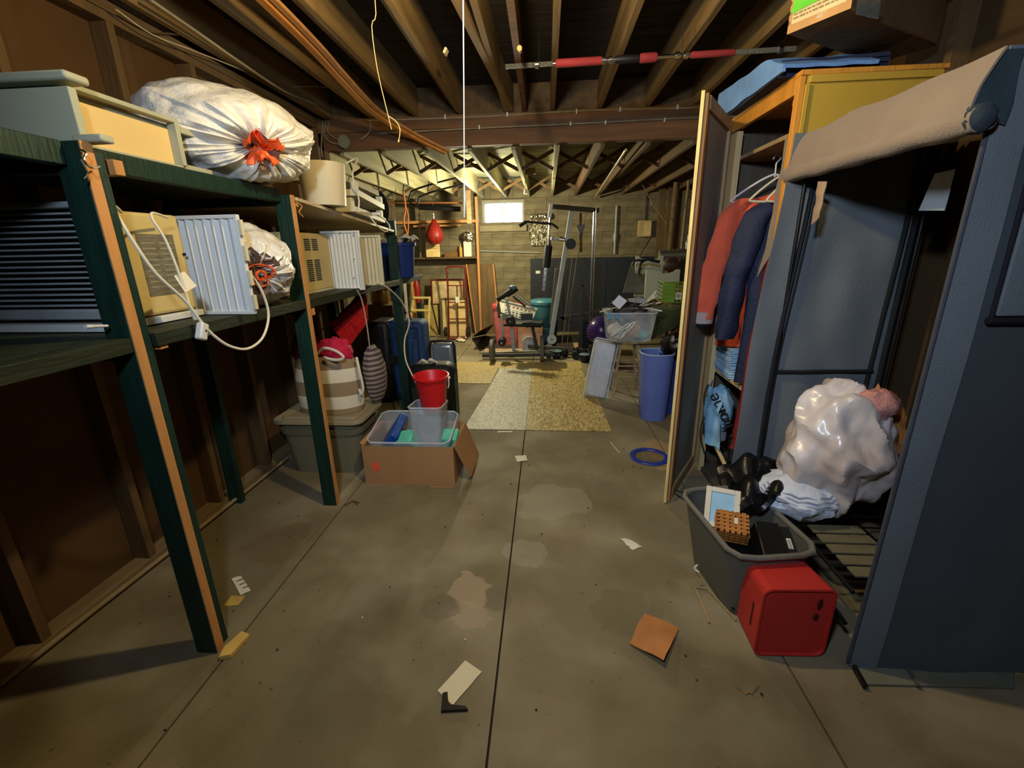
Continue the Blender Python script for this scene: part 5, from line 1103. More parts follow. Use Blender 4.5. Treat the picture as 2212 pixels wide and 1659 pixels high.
solo('duct_pipe', MB().cyl(PY(1424, 552, 6.2), PY(1492, 550, 6.2), .062, 20), M('galvanized', (150, 146, 124), .4, metal=.7, var=.2), 'fat grey duct pipe lying behind the ivory panels', 'pipe')
solo('steel_rod', MB().cyl(PY(1382, 553, 6.4), PY(1408, 510, 6.6), .008, 8), chrome, 'shiny thin rod leaning up from the workbench', 'rod')
solo('tool_caddy', MB().ell(PY(1450, 572, 6.0), (.12, .08, .09), 20, 12, lambda d, t_, p: 1+.2*noise.noise(d*5)), M('brown_leather', (70, 48, 32), .6), 'dark brown bag between the ivory panels', 'bag')
bx2 = thing('breaker_box', 'pale beige breaker box on the far wall at right', 'electrical box', PY(1392, 512, 8.5))
a = PY(1379, 477, 8.46); b = PY(1405, 511, 8.46)
part(bx2, 'enclosure', MB().box(a.x, 8.40, b.z, b.x, 8.51, a.z), M('panel_beige', (190, 166, 112), .6), bev=.004)
part(bx2, 'door', MB().box(a.x+(b.x-a.x)*.45, 8.385, b.z+.02, b.x-.01, 8.40, a.z-.02), M('panel_door', (214, 186, 126), .6), bev=.003)
part(bx2, 'conduit', MB().cyl((a.x+.1, 8.48, a.z), (a.x+.1, 8.48, 2.40), .012), graypl)
solo('wall_conduit', MB().cyl(PY(1332, 445, 8.47), PY(1327, 548, 8.47), .016, 8).cyl(PY(1329, 505, 8.47), PY(1328, 520, 8.47), .03, 8), greysteel, 'vertical grey conduit with a coupling on the far wall', 'conduit')
solo('ceiling_pipe', MB().cyl(PY(1352, 324, 4.75), PY(1284, 428, 8.4), .014, 8), M('galv_bright', (190, 180, 140), .35, metal=.6), 'long pale pipe running under the far ceiling at right', 'pipe')
for i, (x_, y_, lab) in enumerate(((1470, 6.9, 'tall bare pole standing behind the workbench'), (1446, 7.1, 'dark thick post behind the workbench beside the pole'))):
    p = PY(x_, 540, y_); solo('pole', MB().cyl((p.x, y_, .9), (p.x+.03, y_, 2.41), .02 if i == 0 else .045, 10), sillm if i == 0 else joistdark, lab, 'pole')
for i, (x0_, x1_, y_, lab) in enumerate(((1416, 1430, 7.9, 'brown plank leaning left behind the workbench'), (1436, 1444, 7.9, 'narrow brown plank leaning in the middle behind the workbench'), (1452, 1466, 8.0, 'wide weathered plank leaning right behind the workbench'))):
    p = PY(x0_, 505, y_); q = PY(x1_, 505, y_); solo('plank', MB().hexa([(p.x, y_-.1, .0), (q.x, y_-.1, .0), (q.x, y_-.08, .0), (p.x, y_-.08, .0)], [(p.x+.06, y_+.2, 2.5), (q.x+.06, y_+.2, 2.5), (q.x+.06, y_+.22, 2.5), (p.x+.06, y_+.22, 2.5)]), plyd, lab, 'plank')
solo('tension_wire', MB().tube([PY(1386, 395, 7.5), PY(1410, 441, 7.2), PY(1440, 485, 7.0)], .005, 6).ell(PY(1409, 441, 7.2), (.02, .02, .02), 8, 6), sillm, 'diagonal wire with a knob crossing the far right corner', 'wire')
wall_sh = thing('wall_shelf', 'dark small shelf holding glass bottles beside the door edge', 'shelf', PY(1480, 540, 6.6))
p = PY(1462, 538, 6.6); q = PY(1510, 538, 6.6)
part(wall_sh, 'board', MB().box(p.x, 6.5, p.z-.03, q.x+.1, 6.8, p.z), joistdark)
part(wall_sh, 'bracket', MB().box(q.x-.05, 6.6, .9, q.x-.0, 6.64, p.z-.03), joistdark)
for i in range(4):
    c = V((q.x-.17+i*.055, 6.58, p.z))
    solo('bottle', MB().lathe([(.022, 0), (.024, .01), (.024, .09), (.009, .13), (.009, .17), (.011, .172), (.011, .18)], c, 14), M('pale_glass', (206, 214, 216), .15, bump=0, alpha=.8), ['small pale bottle on the dark shelf, farthest left', 'small pale bottle on the dark shelf, second from left', 'small pale bottle on the dark shelf, third from left', 'small pale bottle on the dark shelf, nearest the closet door'][i], 'bottle', 'pale bottles on the dark shelf')

# ------------------------------------------------------------------ vinyl flooring
def vinylmat(name, c1, c2, c3):
    m = bpy.data.materials.new(name); m.use_nodes = True; nt = m.node_tree; N = nt.nodes; L = nt.links; b = N['Principled BSDF']; b.inputs['Roughness'].default_value = .55
    tc = N.new('ShaderNodeTexCoord'); mp = N.new('ShaderNodeMapping'); mp.inputs['Scale'].default_value = (95, 26, 1); L.new(tc.outputs['Object'], mp.inputs[0])
    vo = N.new('ShaderNodeTexVoronoi'); vo.inputs['Scale'].default_value = 1; L.new(mp.outputs[0], vo.inputs[0])
    r = N.new('ShaderNodeValToRGB'); s_ = N.new('ShaderNodeSeparateColor'); L.new(vo.outputs['Color'], s_.inputs[0]); L.new(s_.outputs[0], r.inputs[0])
    e = r.color_ramp.elements; e.new(.5); e[0].color = (*lin(c1), 1); e[1].color = (*lin(c2), 1); e[2].color = (*lin(c3), 1)
    nz = N.new('ShaderNodeTexNoise'); nz.inputs['Scale'].default_value = 3; nz.inputs['Detail'].default_value = 5; L.new(tc.outputs['Object'], nz.inputs[0])
    r2 = N.new('ShaderNodeValToRGB'); r2.color_ramp.elements[0].position = .42; r2.color_ramp.elements[1].position = .62; L.new(nz.outputs[0], r2.inputs[0])
    k = N.new('ShaderNodeMath'); k.operation = 'MULTIPLY'; k.inputs[1].default_value = .45; L.new(r2.outputs[0], k.inputs[0])
    mx = N.new('ShaderNodeMix'); mx.data_type = 'RGBA'; L.new(k.outputs[0], mx.inputs[0]); L.new(r.outputs[0], mx.inputs[6]); mx.inputs[7].default_value = (*lin(c2), 1)
    L.new(mx.outputs[2], b.inputs['Base Color']); return m
solo('vinyl_sheet', MB().prism([(-.735, 3.655, .001), (-.18, 3.65, .001), (-.18, 5.75, .001), (-.62, 5.75, .001), (-.655, 4.9, .001)], (0, 0, .006)), vinylmat('vinyl_grey', (150, 140, 100), (186, 180, 158), (206, 202, 186)), 'worn greyish half of the vinyl floor sheet left of the centre', 'vinyl flooring')
solo('vinyl_sheet', MB().prism([(-.178, 3.65, .001), (.575, 3.64, .001), (.56, 4.4, .001), (.46, 5.75, .001), (-.178, 5.75, .001)], (0, 0, .006)), vinylmat('vinyl_ochre', (118, 96, 44), (176, 150, 84), (208, 190, 124)), 'ochre yellow half of the vinyl floor sheet right of the centre', 'vinyl flooring')
solo('vinyl_sheet', MB().prism([(-1.62, 5.08, .0005), (-.66, 5.06, .0005), (-.64, 5.76, .0005), (.48, 5.76, .0005), (.50, 6.12, .0005), (-1.62, 6.12, .0005)], (0, 0, .004)), vinylmat('vinyl_olive', (156, 132, 72), (182, 160, 100), (196, 176, 118)), 'yellowish vinyl strip lying behind the other two sheets', 'vinyl flooring')
m = MB(); rnd = random.Random(9)
for i in range(40): 
    p = PF(1138+rnd.gauss(0, 7), 810+rnd.gauss(0, 3), .009); m.ell(p, (.006, .006, .004), 6, 4)
solo('white_crumbs', m, white, 'small cluster of white crumbs on the ochre vinyl', 'crumbs', kind='stuff')
scrap('white_strip', [(1075, 931), (1107, 931), (1107, 934), (1075, 934)], paperm, 'thin white strip in front of the vinyl edge', 'strip')

# ------------------------------------------------------------------ far area: gym machine
gy = thing('home_gym', 'tall grey home gym machine with cables and pulleys in front of far wall', 'home gym', (.35, 6.7, 0))
Y1 = 6.6; P_ = lambda a, b, y=Y1: PY(a, b, y)
ft = P_(1190, 757); 
part(gy, 'main_post', MB().bar(P_(1235, 455, 6.75), P_(1186, 757, 6.6), .065, .05), greysteel, bev=.004)
part(gy, 'front_post', MB().bar(P_(1191, 440, 6.4), P_(1187, 470, 6.4), .05, .05), white, bev=.006)
part(gy, 'press_rod', MB().cyl(P_(1188, 468, 6.4), P_(1184, 530, 6.4), .014, 12), chrome)
part(gy, 'back_pad', MB().cyl(P_(1185, 530, 6.4), P_(1180, 578, 6.4), .055, 18), black)
part(gy, 'adjust_tube', MB().bar(P_(1179, 575, 6.4), P_(1174, 628, 6.4), .045, .045), chrome, bev=.004)
m = MB()
for i in range(4): m.cyl(P_(1178.5-i*1.2, 585+i*12, 6.37), P_(1178.5-i*1.2, 585+i*12, 6.36), .007, 8)
part(gy, 'adjust_holes', m, black, kind='stuff')
part(gy, 'rear_post', MB().bar(P_(1203, 580, 6.7), P_(1190, 700, 6.7), .05, .06), M('brown_grey_steel', (92, 84, 70), .5), bev=.004)
part(gy, 'top_beam', MB().bar(P_(1190, 446, 6.5), P_(1292, 455, 6.8), .07, .06), M('dark_beam_steel', (66, 62, 50), .5), bev=.004)
part(gy, 'lat_bar', MB().tube([P_(1124, 486, 6.3), P_(1135, 479, 6.3), P_(1150, 480, 6.3), P_(1185, 483, 6.3), P_(1193, 484, 6.3), P_(1206, 494, 6.3)], .016, 10, smooth=4), black)
part(gy, 'lat_bar', MB().cyl(P_(1122, 488, 6.3), P_(1137, 479, 6.3), .024, 10), black)
part(gy, 'stop_arm', MB().bar(P_(1190, 515, 6.5), P_(1222, 519, 6.6), .03, .04), greysteel, bev=.002)
part(gy, 'stop_arm', MB().cyl(P_(1208, 516, 6.5), P_(1220, 518, 6.5), .03, 12), chrome)
part(gy, 'pulley', MB().cyl(P_(1233, 527, 6.5), P_(1233, 527, 6.45), .072, 24), black)
part(gy, 'pulley_bracket', MB().prism([P_(1244, 488, 6.55), P_(1250, 484, 6.55), P_(1255, 487, 6.55), P_(1261, 484, 6.55), P_(1264, 491, 6.55), P_(1257, 501, 6.55), P_(1253, 512, 6.55), P_(1250, 512, 6.55), P_(1250, 502, 6.55)], (0, .03, 0)), M('dull_grey_steel', (110, 110, 96), .5), bev=.003)
part(gy, 'strut', MB().bar(P_(1254, 460, 6.7), P_(1255, 545, 6.7), .04, .04), joistdark)
part(gy, 'guide_rod', MB().cyl(P_(1283, 458, 6.6), P_(1273, 710, 6.6), .012, 10), chrome)
part(gy, 'guide_rod', MB().cyl(P_(1288, 450, 6.7), P_(1279, 700, 6.7), .010, 10), chrome)
for (a, b) in (((1267, 458), (1213, 745)), ((1238, 538), (1214, 740)), ((1250, 512), (1225, 745)), ((1262, 460), (1257, 486))): part(gy, 'cable', MB().cyl(P_(*a, 6.55), P_(*b, 6.55), .004, 6), sillm)
part(gy, 'low_pulley', MB().cyl(P_(1192, 733, 6.52), P_(1192, 733, 6.48), .07, 24), greysteel)
part(gy, 'low_pulley_hub', MB().cyl(P_(1192, 733, 6.479), P_(1192, 733, 6.47), .012, 12), black)
for i in range(10):
    z = .05+i*.045; c = P_(1274, 700, 6.75); part(gy, 'weight_plate', MB().box(c.x-.11, 6.68, z, c.x+.11, 6.86, z+.038), black, bev=.004)
part(gy, 'stack_post', MB().bar(P_(1260, 620, 6.6), P_(1252, 760, 6.6), .05, .05), M('dark_steel', (52, 48, 42), .5))
part(gy, 'stack_post', MB().cyl(P_(1258, 615, 6.6), P_(1258, 628, 6.6), .02, 10), blacksteel)
part(gy, 'base_rail', MB().bar(P_(1140, 748, 6.55)*1, V((.72, 6.55, .06)), .05, .05), M('base_steel', (84, 80, 70), .5), bev=.003)
part(gy, 'base_rail', MB().box(.0, 6.3, .02, .05, 7.2, .07), MT['base_steel'], bev=.003)
part(gy, 'base_rail', MB().box(.70, 6.3, .02, .75, 7.2, .07), MT['base_steel'], bev=.003)
part(gy, 'cross_arm', MB().bar(P_(1200, 675, 6.8), P_(1262, 718, 6.8), .05, .05), MT['dark_steel'])
part(gy, 'cross_arm', MB().bar(P_(1200, 690, 6.8), P_(1300, 672, 6.8), .05, .05), MT['dark_steel'])
# exercise machine in front with wheels
em = thing('exercise_machine', 'grey exercise machine with foam rollers, black seat and small wheels', 'exercise machine', (-.4, 6.3, 0))
Y2 = 6.2; Q_ = lambda a, b, y=Y2: PY(a, b, y)
for (x, y_) in ((1063, 757), (1171, 753)): 
    c = Q_(x, y_, 6.15); part(em, 'wheel', MB().cyl(c-V((.028, 0, 0)), c+V((.028, 0, 0)), c.z-.002, 28), M('grey_wheel', (104, 98, 84), .7), bev=.012)
part(em, 'axle_bar', MB().cyl(Q_(1035, 762, 6.22), Q_(1200, 757, 6.22), .014, 10), M('axle_steel', (130, 128, 116), .4, metal=.6))
part(em, 'base_rail', MB().bar(Q_(1042, 768, 6.3), Q_(1210, 765, 6.3), .06, .045), M('slate_steel', (54, 58, 60), .5), bev=.004)
part(em, 'upright', MB().bar(Q_(1094, 645, 6.2), Q_(1103, 690, 6.2), .035, .035), greysteel, bev=.002)
part(em, 'upright', MB().bar(Q_(1083, 680, 6.2), Q_(1087, 730, 6.2), .035, .035), greysteel, bev=.002)
part(em, 'upright', MB().bar(Q_(1105, 700, 6.25), Q_(1110, 757, 6.25), .05, .04), greysteel, bev=.002)
part(em, 'upright', MB().bar(Q_(1108, 735, 6.2), Q_(1112, 757, 6.2), .03, .03), greysteel)
for (x, y_, r_) in ((1103, 692, .062), (1085, 738, .055)): 
    c = Q_(x, y_, 6.1); part(em, 'foam_roller', MB().cyl(c+V((.0, -.08, 0)), c+V((0, .1, 0)), r_, 20), black, bev=.015)
    part(em, 'roller_axle', MB().cyl(c+V((0, -.085, 0)), c+V((0, -.12, 0)), .014, 10), chrome)
part(em, 'seat_pad', MB().cyl(Q_(1074, 648, 6.1), Q_(1096, 634, 6.1), .032, 16), black)
part(em, 'seat_pad', MB().cyl(Q_(1094, 636, 6.1), Q_(1116, 622, 6.1), .045, 18), black)
part(em, 'pad_cap', MB().ell(Q_(1108, 621, 6.08), (.055, .04, .03), 16, 10), M('blue_sheen', (92, 120, 132), .4), 'pale blue tinted pad end')
part(em, 'arm', MB().bar(Q_(1108, 640, 6.2), Q_(1135, 662, 6.2), .035, .02), black)
part(em, 'arm', MB().bar(Q_(1114, 636, 6.3), Q_(1155, 668, 6.3), .02, .02), greysteel)
part(em, 'seat', MB().cbox(Q_(1142, 699, 6.15), (.40, .26, .05)), black, bev=.02)
part(em, 'seat_box', MB().cbox(Q_(1138, 684, 6.05), (.16, .08, .09)), M('charcoal_block', (58, 62, 62), .6), bev=.004)
part(em, 'seat_frame', MB().bar(Q_(1088, 702, 6.2), Q_(1170, 705, 6.2), .03, .03), blacksteel)
part(em, 'leg', MB().bar(Q_(1150, 705, 6.2), Q_(1160, 757, 6.25), .035, .035), M('slate_steel2', (70, 72, 70), .5))
# baskets and bins behind
lbk = thing('laundry_basket', 'white laundry basket with round holes tilted behind the exercise machine', 'laundry basket', Q_(1115, 690, 6.6))
A = Q_(1078, 648, 6.6); B = Q_(1160, 668, 6.7); Cq = Q_(1148, 697, 6.6); D = Q_(1082, 674, 6.5)
holes = []
def lerp4(u, v): return A.lerp(B, u).lerp(D.lerp(Cq, u), v)
# perforated sheet: build grid cells, each with a hexagonal/round hole
mb = MB(); NU, NV = 9, 5
nrm = (B-A).cross(D-A).normalized()
for i in range(NU):
    for j in range(NV):
        u0, u1, v0, v1 = i/NU, (i+1)/NU, j/NV, (j+1)/NV
        has = 0 < i < NU-1 and 0 < j < NV
        if not has: mb.hexa([lerp4(u0, v0), lerp4(u1, v0), lerp4(u1, v1), lerp4(u0, v1)], [lerp4(u0, v0)+nrm*.004, lerp4(u1, v0)+nrm*.004, lerp4(u1, v1)+nrm*.004, lerp4(u0, v1)+nrm*.004]); continue
        sq = [lerp4(u0, v0), lerp4((u0+u1)/2, v0), lerp4(u1, v0), lerp4(u1, (v0+v1)/2), lerp4(u1, v1), lerp4((u0+u1)/2, v1), lerp4(u0, v1), lerp4(u0, (v0+v1)/2)]
        cc = lerp4((u0+u1)/2, (v0+v1)/2); inn = [cc+(p-cc)*.62*(1 if k % 2 else .74) for k, p in enumerate(sq)]
        mb.add(sq+inn, [(k, (k+1) % 8, 8+(k+1) % 8, 8+k) for k in range(8)])
part(lbk, 'perforated_side', mb, M('white_basket', (226, 224, 208), .5), smooth=False)
bk2 = nrm*.20 if nrm.y > 0 else -nrm*.20
part(lbk, 'rim', MB().tube([A, B, B+bk2, A+bk2], .012, 8, closed=True), MT['white_basket'])
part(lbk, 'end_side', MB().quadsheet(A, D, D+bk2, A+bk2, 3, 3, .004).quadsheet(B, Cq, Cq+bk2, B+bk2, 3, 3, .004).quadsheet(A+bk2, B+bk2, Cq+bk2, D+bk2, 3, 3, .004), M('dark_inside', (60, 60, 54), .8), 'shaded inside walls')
pkb = thing('pink_bin', 'translucent pink bin standing left behind the exercise machine', 'bin', (-.8, 7.2, 0))
part(pkb, 'tub', MB().tapbox((-.64, 7.35, .0), .36, .30, .46, .38, 0, .62, r=.15, closed=True), M('pink_plastic', (206, 112, 108), .4))
part(pkb, 'lid', MB().tapbox((-.64, 7.35, .62), .48, .40, .47, .39, 0, .05, r=.15, closed=True), M('red_lid', (176, 66, 62), .4))
solo('white_carton', MB().box(-.44, 6.95, .0, -.05, 7.2, .42), M('peach_carton', (206, 160, 130), .6), 'peach and white carton behind the exercise machine legs', 'carton', bev=.004)
solo('white_jug', MB().lathe([(.0, 0), (.09, 0), (.10, .03), (.10, .16), (.05, .21), (.03, .22)], (-.27, 6.86, .0), 20), M('translucent_white', (206, 212, 220), .4), 'white round jug in front of the peach carton', 'jug')
tl = thing('teal_drum', 'teal plastic drum with lid beside the home gym post', 'drum', (.03, 7.4, 0))
part(tl, 'drum_body', MB().lathe([(.20, 0), (.215, .28), (.205, .30), (.22, .32), (.225, .66)], (-.02, 7.45, 0), 30), M('teal_plastic', (36, 88, 96), .4))
part(tl, 'drum_lid', MB().lathe([(.24, .66), (.245, .70), (.22, .73), (.0, .75)], (-.02, 7.45, 0), 30), M('teal_lid', (58, 112, 124), .4))
# dark wall mat, foil sheet, round things
dm = thing('dark_wall_panel', 'dark blue black rubber panels along the lower far wall', 'panel', (1.1, 8.47, 0))
xx = PY(1145, 560, 8.47).x
ends = [xx, xx+.62, xx+1.4, xx+2.1, 2.70]
for i in range(4): part(dm, 'panel', MB().box(ends[i]+.004, 8.47, 0, ends[i+1]-.004, 8.51, 1.36), M('slate_black', (32, 36, 42), .6, var=.15), bev=.003)
a = PY(1162, 588, 8.46); part(dm, 'paper_label', MB().box(a.x-.04, 8.466, a.z-.025, a.x+.04, 8.469, a.z+.025), paperm, 'white paper label')
a = PY(1144, 472, 8.46); b = PY(1184, 530, 8.46)
fs_ = thing('foil_sheet', 'crumpled silver foil insulation hanging on the far wall', 'foil', (a.x, 8.46, b.z))
part(fs_, 'sheet', MB().sheet(lambda u, v: V((a.x+(b.x-a.x)*u+.01*math.sin(v*9), 8.44+.05*noise.noise(V((u*7, v*8, 1)))+.03*noise.noise(V((u*19, v*21, 2))), a.z+(b.z-a.z)*v)), 30, 36, .002), foil)
part(fs_, 'rolled_top', MB().sheet(lambda u, v: V((a.x+.02+(b.x-a.x)*u, 8.41+.06*math.cos(v*6.28)+.02*noise.noise(V((u*12, v*6, 1))), a.z+.02+.05*math.sin(v*6.28))), 30, 14, .002), foil)
solo('wall_rail', MB().cyl(PY(1035, 542, 8.47), PY(1166, 546, 8.47), .008, 8), greysteel, 'thin pale rail fixed across the far wall below the window', 'rail')
ball = PY(1298, 716, 5.9)
solo('exercise_ball', MB().ell((ball.x+.02, 6.0, .46), (.20, .20, .20), 28, 18), M('purple_rubber', (50, 30, 86), .25), 'dark shiny purple exercise ball behind the stool', 'ball')
solo('ball_rack', MB().cyl((ball.x+.02, 6.0, 0), (ball.x+.02, 6.0, .26), .14, 20, r2=.17), black, 'black ring stand under the purple ball', 'stand')
# dumbbells and small floor things
for i, (px, py, lab) in enumerate(((1232, 762, 'black dumbbell on floor right of the wheels, nearer left'), (1252, 766, 'black dumbbell on floor before the weight stack'))):
    c = PF(px, py+8); db_ = thing('dumbbell', lab, 'dumbbell', c, 'dumbbells on the floor by the gym')
    R = T(c.x, c.y, .065) @ RZ(.5+i*.5)
    part(db_, 'handle', MB(R).cyl((-.10, 0, 0), (.10, 0, 0), .014, 10), chrome)
    for s1 in (-1, 1): part(db_, 'weight', MB(R).cyl((s1*.07, 0, 0), (s1*.13, 0, 0), .063, 20), black, bev=.006)
for i, (px, py, lab) in enumerate(((1202, 768, 'small black tub with pale rim at the foot of the gym'), (1263, 776, 'small chrome and black cup stand on floor'))):
    c = PF(px, py+6); t_ = thing('small_tub', lab, 'tub', c)
    part(t_, 'tub', MB().lathe([(.055, 0), (.075, .06), (.08, .11), (.074, .11), (.05, .01)], c, 22), black)
    part(t_, 'rim', MB().lathe([(.076, .108), (.082, .112), (.076, .116)], c, 22), M('blue_grey_rim', (110, 134, 146), .4), 'pale rim')
solo('black_platform', MB().hexa([PF(1020, 728, .02), PF(1038, 716, .3), PF(1066, 702, .3), PF(1050, 722, .02)], [PF(1020, 728, .05), PF(1038, 714, .34), PF(1066, 700, .34), PF(1050, 722, .05)]), black, 'black sloping rubber mat left of the pink bin', 'mat')
solo('dark_floor_mat', MB().box(-1.15, 6.95, .001, .45, 8.0, .018), M('dark_brown_rubber', (48, 42, 34), .8), 'dark rubber mat on floor under the gym machine', 'mat')
scrap('white_scrap', [(984, 735), (994, 728), (1008, 729), (1004, 738)], paperm, 'crumpled white scrap on the floor before the hand truck', 'scrap', z=.02, th=.01, amp=.03)
solo('floor_board', MB().hexa([PF(1055, 744, .001), PF(1250, 742, .001), PF(1260, 757, .001), PF(1045, 760, .001)], [PF(1055, 744, .001)+ez*.012, PF(1250, 742, .001)+ez*.012, PF(1260, 757, .001)+ez*.012, PF(1045, 760, .001)+ez*.012]), M('pinkish_board', (176, 140, 108), .8), 'pinkish flat board on the floor beneath the wheels machine', 'board')
# ------------------------------------------------------------------ far left corner
Y3 = 8.2
def framed(name, x0, y0, x1, y1, yd, mat_f, mat_i, lab, fw_=.035, lean=.12):
    a = PY(x0, y0, yd); b = PY(x1, y0, yd); t = thing(name, lab, 'picture frame', ((a.x+b.x)/2, yd-.1, 0))
    h = a.z; R = T(a.x, yd-.14, 0) @ RX(-lean)
    w_ = b.x-a.x; h = h/math.cos(lean)
    part(t, 'frame', MB(R).box(0, 0, 0, fw_, .025, h).box(w_-fw_, 0, 0, w_, .025, h).box(fw_, 0, 0, w_-fw_, .025, fw_).box(fw_, 0, h-fw_, w_-fw_, .025, h), mat_f, bev=.003)
    part(t, 'mount_board', MB(R).box(fw_, .010, fw_, w_-fw_, .016, h-fw_), mat_i)
    return t, R, w_, h
t, R, w_, h = framed('picture_frame', 930, 603, 1003, 725, 8.3, darkred, M('cream_mount', (206, 180, 120), .8), 'large picture frame with map like print leaning at the back wall', .03)
part(t, 'print', MB(R).box(.07, .006, h*.45, w_-.07, .010, h-.10), M('map_print', (198, 176, 128), .8, var=.25, scale=9), 'mottled pale print')
t, R, w_, h = framed('picture_frame', 952, 643, 1012, 728, 8.05, M('olive_frame', (96, 84, 48), .6), M('ivory_mount', (214, 186, 124), .8), 'smaller blank cream picture frame behind the hand truck', .035)
t, R, w_, h = framed('picture_frame', 915, 655, 950, 728, 8.15, M('dark_frame', (46, 38, 26), .6), M('yellow_mount', (176, 150, 84), .8), 'small dark picture frame behind the step ladder', .02)
# hand truck
ht = thing('hand_truck', 'dark red hand truck parked in front of the picture frames', 'hand truck', (-1.6, 7.85, 0))
H_ = lambda a, b, y=7.9: PY(a, b, y)
part(ht, 'frame_tube', MB().tube([H_(970, 725), H_(968, 640), H_(966, 590), H_(964, 582), H_(968, 577), H_(985, 576), H_(1002, 577), H_(1005, 584), H_(1008, 640), H_(1011, 725)], .016, 10, smooth=4), darkred)
for (y_, xa, xb) in ((617, 967, 1007), (653, 968, 1009), (689, 969, 1010)): part(ht, 'cross_rail', MB().bar(H_(xa, y_), H_(xb, y_), .03, .015), darkred)
part(ht, 'centre_rail', MB().bar(H_(987, 617), H_(990, 725), .018, .018), darkred)
part(ht, 'toe_plate', MB().cbox((H_(990, 725).x, 7.78, .02), (.36, .22, .01)), darkred)
for (x_) in (965, 1012):
    c = H_(x_, 718, 8.0); part(ht, 'wheel', MB().cyl((c.x-.03, 7.98, .105), (c.x+.03, 7.98, .105), .10, 26), M('dark_rubber', (40, 30, 22), .8), bev=.015)
    part(ht, 'wheel_hub', MB().cyl((c.x-.034, 7.98, .105), (c.x+.034, 7.98, .105), .035, 16), darkred)
part(ht, 'tag', MB().quadsheet(H_(983, 641, 7.86), H_(992, 641, 7.86), H_(993, 654, 7.86), H_(984, 654, 7.86), 2, 2, .002), paperm, 'white paper tag')
# step ladder
sl = thing('step_ladder', 'small pale yellow step ladder standing far left', 'step ladder', (-2.2, 7.7, 0))
yl = M('pale_yellow_paint', (226, 208, 130), .5)
Lp = lambda a, b, y=7.7: PY(a, b, y)
part(sl, 'side_rail', MB().bar(Lp(894, 643), Lp(882, 722), .03, .04), yl); part(sl, 'side_rail', MB().bar(Lp(928, 643), Lp(926, 728), .03, .04), yl)
for (y_, xa, xb) in ((643, 893, 929), (670, 889, 928), (700, 885, 927)): part(sl, 'step', MB().bar(Lp(xa, y_), Lp(xb, y_), .06, .03), yl)
part(sl, 'brace', MB().bar(Lp(910, 702), Lp(922, 722), .015, .015), yl)
part(sl, 'rear_leg', MB().bar(Lp(930, 645, 7.8), Lp(948, 722, 8.0), .02, .02), M('dark_olive_metal', (62, 54, 36), .6))
part(sl, 'rear_leg', MB().bar(Lp(900, 645, 7.8), Lp(905, 722, 8.1), .02, .02), MT['dark_olive_metal'])
# plywood leaning with pale edges
a = PY(1006, 571, 8.45); b = PY(1068, 570, 8.45); c = PF(1027, 722); 
pl = thing('leaning_plywood', 'tall weathered plywood panel with pale battens leaning at back wall', 'plywood', (c.x, c.y, 0))
w_ = (b-a).length
q0 = [c, c+V((w_*.9, .05, 0)), c+V((w_*.9, .08, 0)), c+V((0, .03, 0))]; q1 = [V((a.x, 8.44, a.z)), V((b.x, 8.44, b.z)), V((b.x, 8.465, b.z)), V((a.x, 8.465, a.z))]
part(pl, 'sheet', MB().hexa(q0, q1), plyd)
part(pl, 'batten', MB().bar(c+V((.015, -.015, .01)), V((a.x+.02, 8.425, a.z)), .055, .02, up=(1, 0, 0)), tany, 'pale edge batten')
part(pl, 'batten', MB().bar(c+V((w_*.9-.02, .03, .01)), V((b.x-.02, 8.425, b.z)), .03, .02, up=(1, 0, 0)), tany, 'pale edge batten')
# shelf rails with items
fsf = thing('back_wall_shelf', 'dark board shelf with bare rails on the far left back wall', 'shelf', (-1.8, 8.35, 1.4))
zA = PY(970, 555, 8.3).z; zB = PY(970, 482, 8.3).z; xl = -2.75
part(fsf, 'shelf_board', MB().box(xl, 8.2, zA-.03, -1.24, 8.5, zA), joistdark)
part(fsf, 'rail', MB().box(xl, 8.22, zB-.0, -1.24, 8.26, zB+.045), tanw)
part(fsf, 'rail', MB().box(-2.35, 8.19, zB-.06, -1.5, 8.215, zB-.03), tanw)
for x in (-2.75, -2.30): part(fsf, 'upright', MB().box(x, 8.3, 0 if x < -2.7 else zA, x+.05, 8.35, 2.40), sillm)
c = PY(939, 503, 7.9)
sbg = thing('speed_bag', 'red leather speed bag hanging on a chain at the far left', 'speed bag', c)
part(sbg, 'bag_body', MB().lathe([(.0, -.19), (.07, -.18), (.135, -.11), (.15, -.04), (.12, .05), (.06, .16), (.022, .22), (0, .23)], c, 28), M('red_leather', (140, 34, 24), .45))
part(sbg, 'chain', MB().tube([c+V((0, 0, .23)), c+V((0, 0, .31))], .01, 6).ell(c+V((0, 0, .27)), (.016, .016, .022), 8, 6), chrome)
part(sbg, 'strap', MB().cyl(c+V((0, 0, .31)), (c.x, c.y, 2.41), .005, 6), joistdark)
for i in range(4):
    a_ = i*math.pi/2+.4; part(sbg, 'seam', MB().tube([c+V((r_*math.cos(a_)*1.01, r_*math.sin(a_)*1.01, z_)) for r_, z_ in ((.07, -.18), (.135, -.11), (.15, -.04), (.12, .05), (.06, .16))], .004, 6), darkred)
a = PY(919, 523, 8.15); b = PY(951, 555, 8.15)
cal = thing('wall_calendar', 'cream paper calendar sheet propped on the far left shelf', 'calendar', (a.x, 8.15, b.z))
part(cal, 'sheet', MB().box(a.x, 8.15, b.z, b.x, 8.155, a.z), M('calendar_paper', (224, 196, 130), .8))
part(cal, 'upper_sheet', MB().box(a.x+.02, 8.158, a.z-.02, b.x-.05, 8.162, a.z+.26), M('calendar_back', (210, 150, 80), .8))
m = MB()
for i in range(3): m.box(a.x+.03, 8.148, a.z-.05-i*.03, b.x-.03, 8.15, a.z-.043-i*.03)
part(cal, 'print_lines', m, browncl, kind='stuff')
for i in range(2):
    pass
a = PY(1012, 515, 8.3)
